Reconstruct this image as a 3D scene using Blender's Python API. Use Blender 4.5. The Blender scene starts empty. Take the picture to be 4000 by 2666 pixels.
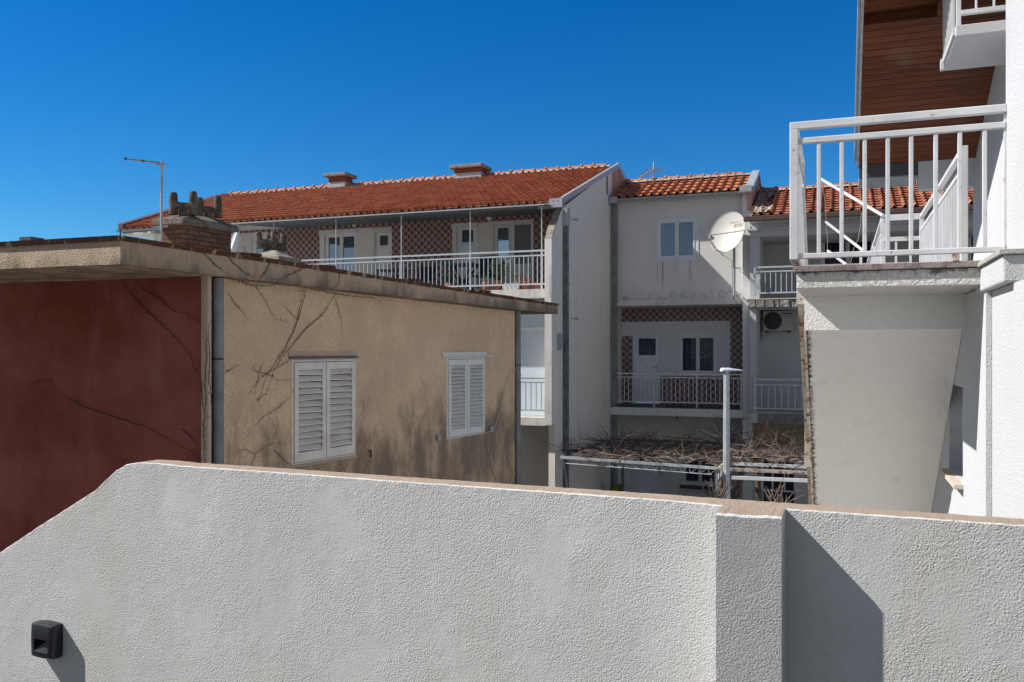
import bpy, math, random
from mathutils import Vector, Matrix
random.seed(7)
R = math.radians
# ------------------------------------------------------------------ camera, sky, sun, exposure
sc = bpy.context.scene
YAW = R(20.56); CA = math.cos(YAW); SA = math.sin(YAW)
cam = bpy.data.objects.new('camera', bpy.data.cameras.new('camera'))
sc.collection.objects.link(cam); sc.camera = cam
cam.data.lens = 30.6; cam.data.sensor_width = 36.0
cam.data.shift_y = 32.0/4000.0
cam.data.clip_start = 0.05; cam.data.clip_end = 2000
cam.location = (0, 0, 0); cam.rotation_euler = (R(90), 0, YAW)
SUN = Vector((3.27, 1.02, -3.17)).normalized()          # direction in which the light travels
elev = math.asin(-SUN.z); azi = math.atan2(-SUN.x, -SUN.y)  # clockwise from +Y
w = bpy.data.worlds.new("World"); sc.world = w; w.use_nodes = True
nt = w.node_tree; bg = nt.nodes['Background']
sky = nt.nodes.new('ShaderNodeTexSky'); sky.sky_type = 'NISHITA'; sky.sun_disc = False
sky.sun_elevation = elev; sky.sun_rotation = azi
sky.altitude = 0; sky.air_density = 1.0; sky.dust_density = 0.0; sky.ozone_density = 3.0
hs = nt.nodes.new('ShaderNodeHueSaturation'); hs.inputs['Saturation'].default_value = 1.45; hs.inputs['Hue'].default_value = .495
nt.links.new(sky.outputs[0], hs.inputs['Color'])
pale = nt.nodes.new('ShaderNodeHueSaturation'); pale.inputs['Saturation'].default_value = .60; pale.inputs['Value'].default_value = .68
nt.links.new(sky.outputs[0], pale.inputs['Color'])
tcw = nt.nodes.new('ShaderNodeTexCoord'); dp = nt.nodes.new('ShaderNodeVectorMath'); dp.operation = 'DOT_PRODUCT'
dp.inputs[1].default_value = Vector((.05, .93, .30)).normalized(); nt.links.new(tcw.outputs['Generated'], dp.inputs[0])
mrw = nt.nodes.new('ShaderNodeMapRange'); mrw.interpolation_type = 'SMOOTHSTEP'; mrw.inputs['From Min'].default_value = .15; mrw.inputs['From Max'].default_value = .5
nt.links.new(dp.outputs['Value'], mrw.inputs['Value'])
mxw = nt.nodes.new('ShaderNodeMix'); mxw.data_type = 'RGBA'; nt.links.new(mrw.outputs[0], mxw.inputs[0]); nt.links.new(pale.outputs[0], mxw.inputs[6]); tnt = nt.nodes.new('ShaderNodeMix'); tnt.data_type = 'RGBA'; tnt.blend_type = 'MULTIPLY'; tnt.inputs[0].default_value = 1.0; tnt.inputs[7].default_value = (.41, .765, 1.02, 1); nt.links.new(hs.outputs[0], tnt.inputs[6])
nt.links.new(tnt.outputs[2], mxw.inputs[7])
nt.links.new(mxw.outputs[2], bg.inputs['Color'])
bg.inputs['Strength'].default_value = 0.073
sun = bpy.data.objects.new('sun', bpy.data.lights.new('sun', 'SUN')); sc.collection.objects.link(sun)
sun.data.energy = 5.0; sun.data.angle = R(0.5); sun.data.color = (1.0, 0.965, 0.915)
sun.rotation_euler = SUN.to_track_quat('-Z', 'Y').to_euler()
sc.view_settings.view_transform = 'Standard'; sc.view_settings.look = 'None'
sc.view_settings.exposure = 0.6; sc.view_settings.gamma = 1.0

# ------------------------------------------------------------------ measuring helpers (4000 x 2666 photo)
def ray(px, py):
    u = (px-2000)/3400.0; v = (1365-py)/3400.0
    return Vector((CA*u-SA, SA*u+CA, v))
def onY(px, py, Y):
    d = ray(px, py); return d*(Y/d.y)
def onX(px, py, X):
    d = ray(px, py); return d*(X/d.x)
def atD(px, py, D): return ray(px, py)*D
def onP(px, py, p, n):
    d = ray(px, py); return d*(p.dot(n)/d.dot(n))

# ------------------------------------------------------------------ object helpers
COL = sc.collection
def thing(name, label, cat, loc=(0, 0, 0), group=None):
    o = bpy.data.objects.new(name, None); COL.objects.link(o); o.location = loc
    o.empty_display_size = .1
    o['label'] = label; o['category'] = cat
    if group: o['group'] = group
    return o
def tag(o, label, cat, group=None):
    o['label'] = label; o['category'] = cat
    if group: o['group'] = group
    return o

class MB:
    def __init__(s): s.v = []; s.f = []; s.a = []
    def box(s, x0, x1, y0, y1, z0, z1):
        x0, x1 = sorted((x0, x1)); y0, y1 = sorted((y0, y1)); z0, z1 = sorted((z0, z1))
        s.hexa([(x0,y0,z0),(x1,y0,z0),(x1,y1,z0),(x0,y1,z0)], [(x0,y0,z1),(x1,y0,z1),(x1,y1,z1),(x0,y1,z1)]); return s
    def hexa(s, bot, top):
        b = len(s.v); s.v += [tuple(p) for p in bot]+[tuple(p) for p in top]
        s.f += [(b+3,b+2,b+1,b), (b+4,b+5,b+6,b+7)] + [(b+i, b+(i+1)%4, b+4+(i+1)%4, b+4+i) for i in range(4)]; return s
    def poly(s, pts):
        b = len(s.v); s.v += [tuple(p) for p in pts]; s.f.append(tuple(range(b, b+len(pts)))); return s
    def prism(s, pts, off):
        off = Vector(off); n = len(pts); b = len(s.v)
        s.v += [tuple(p) for p in pts]+[tuple(Vector(p)+off) for p in pts]
        s.f.append(tuple(range(b+n-1, b-1, -1))); s.f.append(tuple(range(b+n, b+2*n)))
        s.f += [(b+i, b+(i+1)%n, b+n+(i+1)%n, b+n+i) for i in range(n)]; return s
    def bar(s, p, q, w_, h_=None, up=(0, 0, 1)):
        h_ = h_ or w_; p = Vector(p); q = Vector(q); d = (q-p).normalized(); up = Vector(up)
        if abs(d.dot(up)) > .98: up = Vector((0, 1, 0))
        sx = d.cross(up).normalized()*(w_/2); sy = sx.cross(d).normalized()*(h_/2)
        s.hexa([p-sx-sy, p+sx-sy, p+sx+sy, p-sx+sy], [q-sx-sy, q+sx-sy, q+sx+sy, q-sx+sy]); return s
    def tube(s, pts, r, n=8, r1=None, cap=True):
        pts = [Vector(p) for p in pts]; m = len(pts); b = len(s.v)
        rr = r if isinstance(r, (list, tuple)) else [r+((r1 if r1 is not None else r)-r)*i/max(1, m-1) for i in range(m)]
        ref = None
        for i, p in enumerate(pts):
            d = (pts[min(i+1, m-1)]-pts[max(i-1, 0)])
            d = d.normalized() if d.length > 1e-9 else Vector((0, 0, 1))
            if ref is None:
                ref = d.orthogonal().normalized()
            ref = (ref-d*ref.dot(d)); ref = ref.normalized() if ref.length > 1e-6 else d.orthogonal().normalized()
            o = d.cross(ref)
            for k in range(n):
                a = 2*math.pi*k/n; s.v.append(tuple(p+(ref*math.cos(a)+o*math.sin(a))*rr[i]))
        for i in range(m-1):
            for k in range(n):
                s.f.append((b+i*n+k, b+i*n+(k+1)%n, b+(i+1)*n+(k+1)%n, b+(i+1)*n+k))
        if cap:
            s.f.append(tuple(range(b+n-1, b-1, -1))); s.f.append(tuple(range(b+(m-1)*n, b+m*n)))
        return s
    def lathe(s, c, prof, n=16, axis=(0, 0, 1)):
        c = Vector(c); ax = Vector(axis).normalized(); e = ax.orthogonal().normalized(); g = ax.cross(e); b = len(s.v)
        for r, h in prof:
            for k in range(n):
                a = 2*math.pi*k/n; s.v.append(tuple(c+ax*h+(e*math.cos(a)+g*math.sin(a))*r))
        for i in range(len(prof)-1):
            for k in range(n): s.f.append((b+i*n+k, b+i*n+(k+1)%n, b+(i+1)*n+(k+1)%n, b+(i+1)*n+k))
        s.f.append(tuple(range(b+n-1, b-1, -1))); s.f.append(tuple(range(b+(len(prof)-1)*n, b+len(prof)*n)))
        return s
    def grid(s, fn, nu, nv, attr=None):
        b = len(s.v)
        for j in range(nv+1):
            for i in range(nu+1): s.v.append(tuple(fn(i/nu, j/nv)))
        for j in range(nv):
            for i in range(nu):
                a = b+j*(nu+1)+i; s.f.append((a, a+1, a+nu+2, a+nu+1))
        return s
    def build(s, name, mat, parent=None, bevel=0, smooth=False, kind=None):
        me = bpy.data.meshes.new(name); me.from_pydata(s.v, [], s.f); me.update()
        if mat: me.materials.append(mat)
        if s.a:
            at = me.attributes.new('rnd', 'FLOAT', 'FACE')
            at.data.foreach_set('value', (s.a+[.5]*len(s.f))[:len(s.f)])
        o = bpy.data.objects.new(name, me); COL.objects.link(o)
        if smooth:
            for p in me.polygons: p.use_smooth = True
            try:
                me.set_sharp_from_angle(angle=R(40))
            except Exception: pass
        if bevel:
            m = o.modifiers.new('bevel', 'BEVEL'); m.width = bevel; m.segments = 2; m.limit_method = 'ANGLE'; m.angle_limit = R(40)
        if parent:
            o.parent = parent
            if parent.type == 'EMPTY': o.matrix_parent_inverse = Matrix.Translation(-parent.location)
        if kind: o['kind'] = kind
        return o

def holewall(mb, u0, u1, w0, w1, holes, fn, d0=0.0, d1=0.2):
    """wall sheet with openings; fn(u, w, d) -> xyz, d0 is the seen face"""
    us = sorted({u0, u1}|{h[0] for h in holes}|{h[1] for h in holes}); ws = sorted({w0, w1}|{h[2] for h in holes}|{h[3] for h in holes})
    us = [u for u in us if u0 <= u <= u1]; ws = [q for q in ws if w0 <= q <= w1]
    def solid(i, j):
        if i < 0 or j < 0 or i >= len(us)-1 or j >= len(ws)-1: return False
        cu = (us[i]+us[i+1])/2; cw = (ws[j]+ws[j+1])/2
        return not any(h[0] < cu < h[1] and h[2] < cw < h[3] for h in holes)
    for i in range(len(us)-1):
        for j in range(len(ws)-1):
            if not solid(i, j): continue
            a, b, c, d = us[i], us[i+1], ws[j], ws[j+1]
            mb.poly([fn(a,c,d0), fn(b,c,d0), fn(b,d,d0), fn(a,d,d0)])
            mb.poly([fn(a,c,d1), fn(a,d,d1), fn(b,d,d1), fn(b,c,d1)])
            if not solid(i-1, j): mb.poly([fn(a,c,d1), fn(a,c,d0), fn(a,d,d0), fn(a,d,d1)])
            if not solid(i+1, j): mb.poly([fn(b,c,d0), fn(b,c,d1), fn(b,d,d1), fn(b,d,d0)])
            if not solid(i, j-1): mb.poly([fn(a,c,d1), fn(b,c,d1), fn(b,c,d0), fn(a,c,d0)])
            if not solid(i, j+1): mb.poly([fn(a,d,d0), fn(b,d,d0), fn(b,d,d1), fn(a,d,d1)])
    return mb

# ------------------------------------------------------------------ materials
class NT:
    def __init__(s, name):
        s.m = bpy.data.materials.new(name); s.m.use_nodes = True; s.t = s.m.node_tree
        s.b = s.t.nodes['Principled BSDF']; s.co = s.n('TexCoord').outputs['Object']
    def n(s, t, **k):
        q = s.t.nodes.new('ShaderNode'+t)
        for a, v in k.items(): setattr(q, a, v)
        return q
    def l(s, a, b): s.t.links.new(a, b)
    def mapped(s, sc_=(1, 1, 1), loc=(0, 0, 0), rot=(0, 0, 0)):
        m = s.n('Mapping'); m.inputs['Scale'].default_value = sc_; m.inputs['Location'].default_value = loc; m.inputs['Rotation'].default_value = rot
        s.l(s.co, m.inputs['Vector']); return m.outputs[0]
    def noise(s, scale, detail=4, rough=.55, vec=None):
        q = s.n('TexNoise'); q.inputs['Scale'].default_value = scale; q.inputs['Detail'].default_value = detail; q.inputs['Roughness'].default_value = rough
        s.l(vec or s.co, q.inputs['Vector']); return q.outputs['Fac']
    def ramp(s, x, lo, hi, a=0.0, b=1.0):
        q = s.n('MapRange'); q.inputs['From Min'].default_value = lo; q.inputs['From Max'].default_value = hi
        q.inputs['To Min'].default_value = a; q.inputs['To Max'].default_value = b; q.interpolation_type = 'SMOOTHSTEP'
        s.l(x, q.inputs['Value']); return q.outputs[0]
    def math(s, op, a, b=None, c=None):
        q = s.n('Math', operation=op)
        for i, x in enumerate((a, b, c)):
            if x is None: continue
            if isinstance(x, (int, float)): q.inputs[i].default_value = x
            else: s.l(x, q.inputs[i])
        return q.outputs[0]
    def mix(s, f, a, b):
        q = s.n('Mix', data_type='RGBA'); ins = q.inputs
        for i, x in ((0, f), (6, a), (7, b)):
            if isinstance(x, (int, float)): ins[i].default_value = x
            elif isinstance(x, tuple): ins[i].default_value = (*x, 1) if len(x) == 3 else x
            else: s.l(x, ins[i])
        return q.outputs[2]
    def sep(s):
        q = s.n('SeparateXYZ'); s.l(s.co, q.inputs[0]); return q.outputs
    def bump(s, h, dist, strength=1.0, prev=None):
        q = s.n('Bump'); q.inputs['Distance'].default_value = dist; q.inputs['Strength'].default_value = strength
        s.l(h, q.inputs['Height'])
        if prev is not None: s.l(prev, q.inputs['Normal'])
        return q.outputs[0]
    def done(s, col, rough=.85, normal=None, metal=0.0, spec=.3):
        if isinstance(col, tuple): s.b.inputs['Base Color'].default_value = (*col, 1)
        else: s.l(col, s.b.inputs['Base Color'])
        if isinstance(rough, (int, float)): s.b.inputs['Roughness'].default_value = rough
        else: s.l(rough, s.b.inputs['Roughness'])
        s.b.inputs['Metallic'].default_value = metal; s.b.inputs['Specular IOR Level'].default_value = spec
        if normal is not None: s.l(normal, s.b.inputs['Normal'])
        return s.m
def sc3(c, k): return tuple(min(1, x*k) for x in c)

def stucco(name, col, var=.10, grain=55, depth=.004, dirt=None, dirtamt=(.55, .8), dscale=1.5, pits=0.0, streak=True, patch=0.0):
    t = NT(name)
    big = t.noise(1.1, 5, .6); c = t.mix(t.ramp(big, .3, .7), sc3(col, 1-var), sc3(col, 1+var*.6))
    sm = t.noise(18, 3); c = t.mix(t.ramp(sm, .35, .65, 0, .5), c, sc3(col, 1-var*.9))
    if dirt:
        v = t.mapped((dscale, dscale, dscale*(.22 if streak else .8)))
        d = t.noise(1.7, 6, .65, v); f = t.ramp(d, *dirtamt, 0, .75); c = t.mix(f, c, dirt)
    if patch:
        p = t.noise(.9, 3, .7, t.mapped((1, 1, .6), (4, 2, 1))); c = t.mix(t.ramp(p, .58, .66, 0, patch), c, sc3(col, 1.15))
    g = t.noise(grain, 4, .6); h = t.ramp(g, .3, .7)
    if pits:
        vo = t.n('TexVoronoi'); vo.inputs['Scale'].default_value = grain*.8; t.l(t.co, vo.inputs['Vector'])
        h = t.math('ADD', h, t.ramp(vo.outputs['Distance'], .05, .5, 0, 1))
        c = t.mix(t.ramp(g, .30, .42, pits, 0), c, sc3(col, .5))
    if patch: h = t.math('MULTIPLY', h, t.ramp(t.noise(2.2, 4, .6, t.mapped((1, 1, 1), (9, 4, 2))), .36, .58, .30, 1.15))
    nrm = t.bump(h, depth, 1.0)
    und = t.noise(2.5, 3); nrm = t.bump(und, .006, .5, nrm)
    return t.done(c, .92, nrm, spec=.15)

def plain(name, col, rough=.5, metal=0, var=.06, scale=8, spec=.4, bump=0):
    t = NT(name); c = t.mix(t.ramp(t.noise(scale, 4), .3, .7), sc3(col, 1-var), sc3(col, 1+var))
    return t.done(c, rough, t.bump(t.noise(scale*6, 3), bump) if bump else None, metal, spec)

def painted(name, col, rust=(.19, .075, .032), amt=(.62, .72), scale=9, rough=.45, zlow=None):
    t = NT(name); c = t.mix(t.ramp(t.noise(4, 4), .3, .7), sc3(col, .9), sc3(col, 1.04))
    a = t.noise(scale, 6, .7); halo = t.ramp(a, amt[0]-.06, amt[1], 0, .6); f = t.ramp(a, *amt)
    c = t.mix(halo, c, (.48, .35, .24)); c = t.mix(f, c, rust)
    c = t.mix(t.ramp(t.noise(scale*2.3, 4, .6, t.mapped((1, 1, 1), (5, 5, 5))), .68, .74, 0, .8), c, (.12, .09, .07))
    return t.done(c, t.ramp(f, 0, 1, rough, .9), t.bump(t.noise(60, 3), .0012), spec=.4)

M = {}
M['white_wall'] = stucco('white_wall', (.51, .525, .545), .05, 70, .002, pits=.1)
M['white_near'] = stucco('white_near', (.49, .50, .51), .04, 75, .0018, dirt=(.5, .42, .33), dirtamt=(.66, .9), pits=.15)
M['white_smooth'] = stucco('white_smooth', (.66, .68, .71), .04, 60, .0015)
M['beam_white'] = stucco('beam_white', (.80, .785, .76), .05, 50, .0022, dirt=(.55, .5, .44), dirtamt=(.6, .85), pits=.1)
M['roughcast'] = stucco('roughcast', (.62, .61, .58), .12, 34, .016, dirt=(.16, .15, .13), dirtamt=(.55, .78), dscale=3, pits=.3, streak=False)
M['soffit_grey'] = stucco('soffit_grey', (.62, .60, .575), .06, 60, .002, dirt=(.42, .37, .31), dirtamt=(.5, .9), pits=.08)
M['parapet'] = stucco('parapet', (.545, .545, .54), .07, 100, .0018, dirt=(.50, .475, .44), dirtamt=(.44, .72), dscale=1.2, pits=.30, patch=.5)
M['parapet_top'] = stucco('parapet_top', (.36, .28, .22), .18, 70, .003, dirt=(.30, .24, .18), dirtamt=(.45, .7), dscale=6, streak=False)
M['cream_wall'] = stucco('cream_wall', (.76, .72, .66), .05, 60, .0015, dirt=(.34, .31, .28), dirtamt=(.54, .85), dscale=1.0)
M['house_white'] = stucco('house_white', (.70, .695, .68), .05, 60, .0015, dirt=(.40, .34, .27), dirtamt=(.6, .88), dscale=1.0)
def stained():
    t = NT('stained_wall'); s_ = t.sep(); c = t.mix(t.ramp(t.noise(1.1, 5, .6), .3, .7), (.65, .645, .63), (.71, .70, .685))
    c = t.mix(t.ramp(t.noise(1.6, 6, .68, t.mapped((1.4, 1.4, .5))), .58, .85, 0, .5), c, (.40, .35, .28))
    wob = t.math('MULTIPLY', t.math('SUBTRACT', t.noise(3, 3), .5), .08)
    for px, wd, zt_, zb_, am in ((2588, .035, 1016, 1150, .8), (2568, .025, 1030, 1120, .4), (2697, .05, 1018, 1130, .45), (2640, .10, 1016, 1090, .18)):
        a = onY(px, zt_, 23.6); b = onY(px, zb_, 23.6)
        d = t.math('ABSOLUTE', t.math('SUBTRACT', t.math('ADD', s_[0], wob), a.x)); m = t.ramp(d, wd*.25, wd, 1, 0)
        m = t.math('MULTIPLY', m, t.math('MULTIPLY', t.ramp(s_[2], b.z, b.z+.5, 0, am), t.math('LESS_THAN', s_[2], a.z)))
        c = t.mix(m, c, (.36, .22, .10))
    lo_ = onY(2600, 1168, 23.6).z; f = t.math('MULTIPLY', t.ramp(s_[2], lo_, lo_+.35, 1, 0), t.ramp(t.noise(5, 6, .7), .45, .65, 0, .7)); c = t.mix(f, c, (.20, .19, .18))
    return t.done(c, .92, t.bump(t.ramp(t.noise(60, 4), .3, .7), .0015), spec=.1)
M['stained'] = stained()
M['house_dirty'] = stucco('house_dirty', (.67, .655, .63), .1, 60, .002, dirt=(.25, .20, .15), dirtamt=(.5, .78), dscale=3)
M['beige_wall'] = stucco('beige_wall', (.42, .34, .24), .06, 30, .003)
M['pink_wall'] = stucco('pink_wall', (.50, .33, .29), .14, 20, .006, dirt=(.3, .17, .14), dirtamt=(.45, .75))
M['concrete'] = stucco('concrete', (.30, .28, .25), .16, 40, .008, dirt=(.10, .09, .08), dirtamt=(.45, .7), dscale=5, streak=False)
M['ground'] = stucco('ground', (.17, .165, .16), .12, 20, .006, dirt=(.2, .19, .17), dirtamt=(.5, .8), streak=False)

def tan_mat(name, base, dark, low, zr, amt, bd=.007):
    t = NT(name)
    c = t.mix(t.ramp(t.noise(1.3, 5, .6), .3, .7), sc3(base, .88), sc3(base, 1.1))
    c = t.mix(t.ramp(t.noise(26, 3), .35, .65, 0, .6), c, sc3(base, .78))
    v = t.mapped((1.6, 1.6, .75), (1, 3, 2)); d = t.noise(1.5, 8, .72, v)
    z = t.sep()[2]; zf = t.ramp(z, zr[0], zr[1], .22, -.10)
    f = t.ramp(t.math('ADD', d, zf), amt[0], amt[1], 0, .72); c = t.mix(f, c, dark)
    v2 = t.mapped((3, 3, 1.0), (7, 7, 7)); c = t.mix(t.ramp(t.noise(1.1, 5, .6, v2), .66, .74, 0, .6), c, (.42, .22, .09))
    vo = t.n('TexVoronoi'); vo.inputs['Scale'].default_value = 45; t.l(t.co, vo.inputs['Vector'])
    c = t.mix(t.ramp(vo.outputs['Distance'], .06, .16, .35, 0), c, dark)
    nrm = t.bump(t.ramp(t.noise(48, 4, .65), .3, .7), bd)
    return t.done(c, .95, nrm, spec=.1)
M['tan'] = tan_mat('tan', (.73, .535, .365), (.10, .085, .075), 0, (-1.7, .2), (.50, .84))
M['tan_fascia'] = tan_mat('tan_fascia', (.62, .48, .35), (.09, .08, .07), 0, (.60, 1.05), (.38, .72), .013)
M['pilaster'] = tan_mat('pilaster', (.58, .46, .35), (.14, .11, .09), 0, (-3, -2), (.6, .8))
def red_mat():
    t = NT('red_wall'); c = t.mix(t.ramp(t.noise(.9, 5, .6), .3, .7), (.21, .052, .034), (.34, .11, .088))
    v = t.mapped((2, 2, .5)); c = t.mix(t.ramp(t.noise(1.3, 5, .6, v), .5, .75, 0, .5), c, (.36, .16, .14))
    c = t.mix(t.ramp(t.noise(70, 3), .55, .75, 0, .18), c, (.42, .24, .22))
    return t.done(c, .95, t.bump(t.ramp(t.noise(55, 4, .65), .3, .7), .006), spec=.1)
M['red'] = red_mat()
def rustflash():
    t = NT('rusty_flashing'); v = t.mapped((4, 4, .5))
    a = t.noise(1.8, 6, .7, v); c = t.mix(t.ramp(a, .40, .46), (.27, .235, .16), (.075, .026, .013))
    c = t.mix(t.ramp(t.noise(9, 5, .7), .5, .7, 0, .7), c, (.14, .05, .02)); return t.done(c, .8, t.bump(a, .004))
M['rust'] = rustflash()
def tiles_mat(name, a, b, mort=0.0, dark=0.0):
    t = NT(name); at = t.n('Attribute'); at.attribute_name = 'rnd'; r = at.outputs['Fac']
    c = t.mix(r, a, b); c = t.mix(t.ramp(t.noise(5, 5, .65), .45, .75, 0, .55), c, sc3(a, .62))
    c = t.mix(t.ramp(t.noise(32, 4, .7), .6, .75, 0, .45), c, (.42, .33, .26))
    if dark: c = t.mix(t.ramp(t.noise(3.2, 6, .7), .45, .62, 0, dark), c, (.07, .055, .045))
    return t.done(c, .85, t.bump(t.noise(60, 3), .003), spec=.2)
M['tiles'] = tiles_mat('tiles', (.38, .14, .07), (.52, .225, .125))
M['tiles_old'] = tiles_mat('tiles_old', (.33, .11, .062), (.46, .19, .115), dark=.55)
M['concrete_dark'] = stucco('concrete_dark', (.22, .205, .18), .2, 40, .008, dirt=(.08, .07, .06), dirtamt=(.42, .66), dscale=5, streak=False)
M['pot_dark'] = stucco('pot_dark', (.17, .155, .125), .3, 40, .006, dirt=(.05, .048, .042), dirtamt=(.4, .6), dscale=6, streak=False)
M['mortar'] = stucco('mortar', (.46, .41, .35), .2, 18, .03, dirt=(.2, .17, .14), dirtamt=(.5, .75), dscale=5, streak=False)
def checker():
    t = NT('checker_cladding'); s = t.sep()
    row = t.math('DIVIDE', s[2], .096); fl = t.math('FLOOR', row)
    x = t.math('ADD', t.math('DIVIDE', s[0], .196), t.math('MULTIPLY', fl, .5)); fx = t.math('FRACT', x)
    dark = t.math('LESS_THAN', fx, .5)
    d = t.mix(t.ramp(fx, 0.0, .5), (.075, .020, .015), (.26, .12, .095))
    l = t.mix(t.ramp(t.noise(90, 2), .4, .6), (.25, .215, .21), (.38, .34, .34)); c = t.mix(dark, l, d)
    g1 = t.math('LESS_THAN', t.math('FRACT', row), .04); c = t.mix(t.math('MULTIPLY', g1, .5), c, (.15, .11, .10))
    return t.done(c, .45, t.bump(t.math('MULTIPLY', dark, t.math('SUBTRACT', .5, fx)), .03, .6), spec=.4)
M['checker'] = checker()
M['pvc'] = plain('pvc', (.72, .75, .80), .35)
M['panel'] = plain('panel', (.60, .68, .76), .4, var=.03)
M['galv'] = plain('galv', (.38, .42, .45), .45, .3, .12, 10)
M['gutter_grey'] = plain('gutter_grey', (.34, .37, .40), .45, .2, .15, 7)
M['pipe_dark'] = plain('pipe_dark', (.12, .14, .16), .5, .1, .3, 4)
M['pipe_blue'] = plain('pipe_blue', (.18, .195, .20), .55, 0, .22, 3)
M['awning'] = plain('awning', (.16, .18, .20), .6, .1, .2, 5)
M['alu_rail'] = plain('alu_rail', (.46, .50, .56), .4, .1, .06, 8)
M['rail_white'] = painted('rail_white', (.58, .59, .605), amt=(.63, .73), scale=9)
M['rail_rusty'] = painted('rail_rusty', (.46, .43, .38), amt=(.50, .62), scale=11)
M['rail_old'] = painted('rail_old', (.62, .65, .70), amt=(.66, .75), scale=8)
M['brown_gutter'] = plain('brown_gutter', (.09, .06, .055), .45)
M['flash_brown'] = plain('flash_brown', (.11, .075, .08), .5)
M['dark_plastic'] = plain('dark_plastic', (.012, .014, .018), .3, var=.3, scale=30, spec=.5, bump=.0006)
M['lens'] = plain('lens', (.035, .04, .045), .2, spec=.6)
M['black'] = plain('black', (.015, .015, .017), .5)
M['dark_grey'] = plain('dark_grey', (.05, .055, .06), .5)
M['terracotta'] = plain('terracotta', (.36, .115, .07), .7, bump=.002)
M['white_plastic'] = plain('white_plastic', (.78, .78, .76), .4)
M['dish'] = plain('dish', (.42, .41, .39), .5, var=.04, scale=3)
M['mark_orange'] = plain('mark_orange', (.70, .54, .43), .6)
M['mark_grey'] = plain('mark_grey', (.50, .50, .50), .6)
M['mark_blue'] = plain('mark_blue', (.02, .08, .30), .5)
M['mark_dark'] = plain('mark_dark', (.06, .07, .10), .5)
M['globe'] = plain('globe', (.70, .70, .68), .3)
M['teal'] = plain('teal', (.02, .12, .15), .4)
M['navy'] = plain('navy', (.012, .02, .035), .5)
M['wood_white'] = painted('wood_white', (.68, .64, .585), rust=(.22, .18, .14), amt=(.64, .70), scale=10, rough=.7)
M['alu_white'] = plain('alu_white', (.66, .66, .635), .45)
M['granite'] = stucco('granite', (.31, .262, .245), .25, 60, .002, dirt=(.15, .12, .12), dirtamt=(.45, .6), dscale=12, streak=False)
M['stone_grey'] = stucco('stone_grey', (.42, .41, .38), .15, 60, .004, dirt=(.22, .21, .19), dirtamt=(.5, .7), dscale=8, streak=False)
M['stone_sill'] = plain('stone_sill', (.50, .42, .35), .7)
M['stone_rough'] = stucco('stone_rough', (.33, .32, .30), .25, 14, .03, dirt=(.16, .15, .14), dirtamt=(.45, .65), dscale=6, streak=False)
M['tile_grey'] = plain('tile_grey', (.19, .18, .18), .6, var=.25, scale=7)
M['floor_dark'] = plain('floor_dark', (.12, .09, .09), .7)
M['bark'] = stucco('bark', (.23, .18, .14), .35, 30, .02, dirt=(.07, .05, .04), dirtamt=(.45, .6), dscale=8)
M['cane'] = plain('cane', (.125, .09, .07), .8, var=.5, scale=6)
M['creeper'] = plain('creeper', (.035, .022, .017), .9, var=.3)
M['leaf'] = plain('leaf', (.06, .12, .025), .6, var=.5, scale=20)
M['leaf_dark'] = plain('leaf_dark', (.03, .07, .02), .6, var=.5, scale=20)
M['leaf_pale'] = plain('leaf_pale', (.16, .22, .10), .6, var=.4, scale=20)
M['soil'] = plain('soil', (.05, .035, .025), .9)
M['yellow_hose'] = plain('yellow_hose', (.35, .28, .04), .5)
M['wire'] = plain('wire', (.05, .05, .055), .6)
M['wire_light'] = plain('wire_light', (.45, .43, .40), .6)
M['handle'] = plain('handle', (.30, .31, .33), .35, .6)
def brick(name, a, b, mort, sx=.25, sz=.072):
    t = NT(name); s = t.sep(); cb = t.n('CombineXYZ'); t.l(t.math('ADD', s[0], s[1]), cb.inputs[0]); t.l(s[2], cb.inputs[1])
    br = t.n('TexBrick'); t.l(cb.outputs[0], br.inputs['Vector']); br.inputs['Scale'].default_value = 1
    br.inputs['Brick Width'].default_value = sx; br.inputs['Row Height'].default_value = sz; br.inputs['Mortar Size'].default_value = .007
    br.inputs['Color1'].default_value = (*a, 1); br.inputs['Color2'].default_value = (*b, 1); br.inputs['Mortar'].default_value = (*mort, 1)
    c = t.mix(t.ramp(t.noise(14, 5, .7), .45, .7, 0, .6), br.outputs['Color'], sc3(a, .45))
    inv = t.math('SUBTRACT', 1.0, br.outputs['Fac'])
    return t.done(c, .9, t.bump(t.math('ADD', inv, t.math('MULTIPLY', t.noise(60, 3), .4)), .008))
M['brick_old'] = brick('brick_old', (.12, .068, .047), (.20, .12, .082), (.05, .04, .033))
M['brick_red'] = brick('brick_red', (.22, .062, .038), (.27, .085, .05), (.25, .12, .09), .25, .085)
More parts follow.
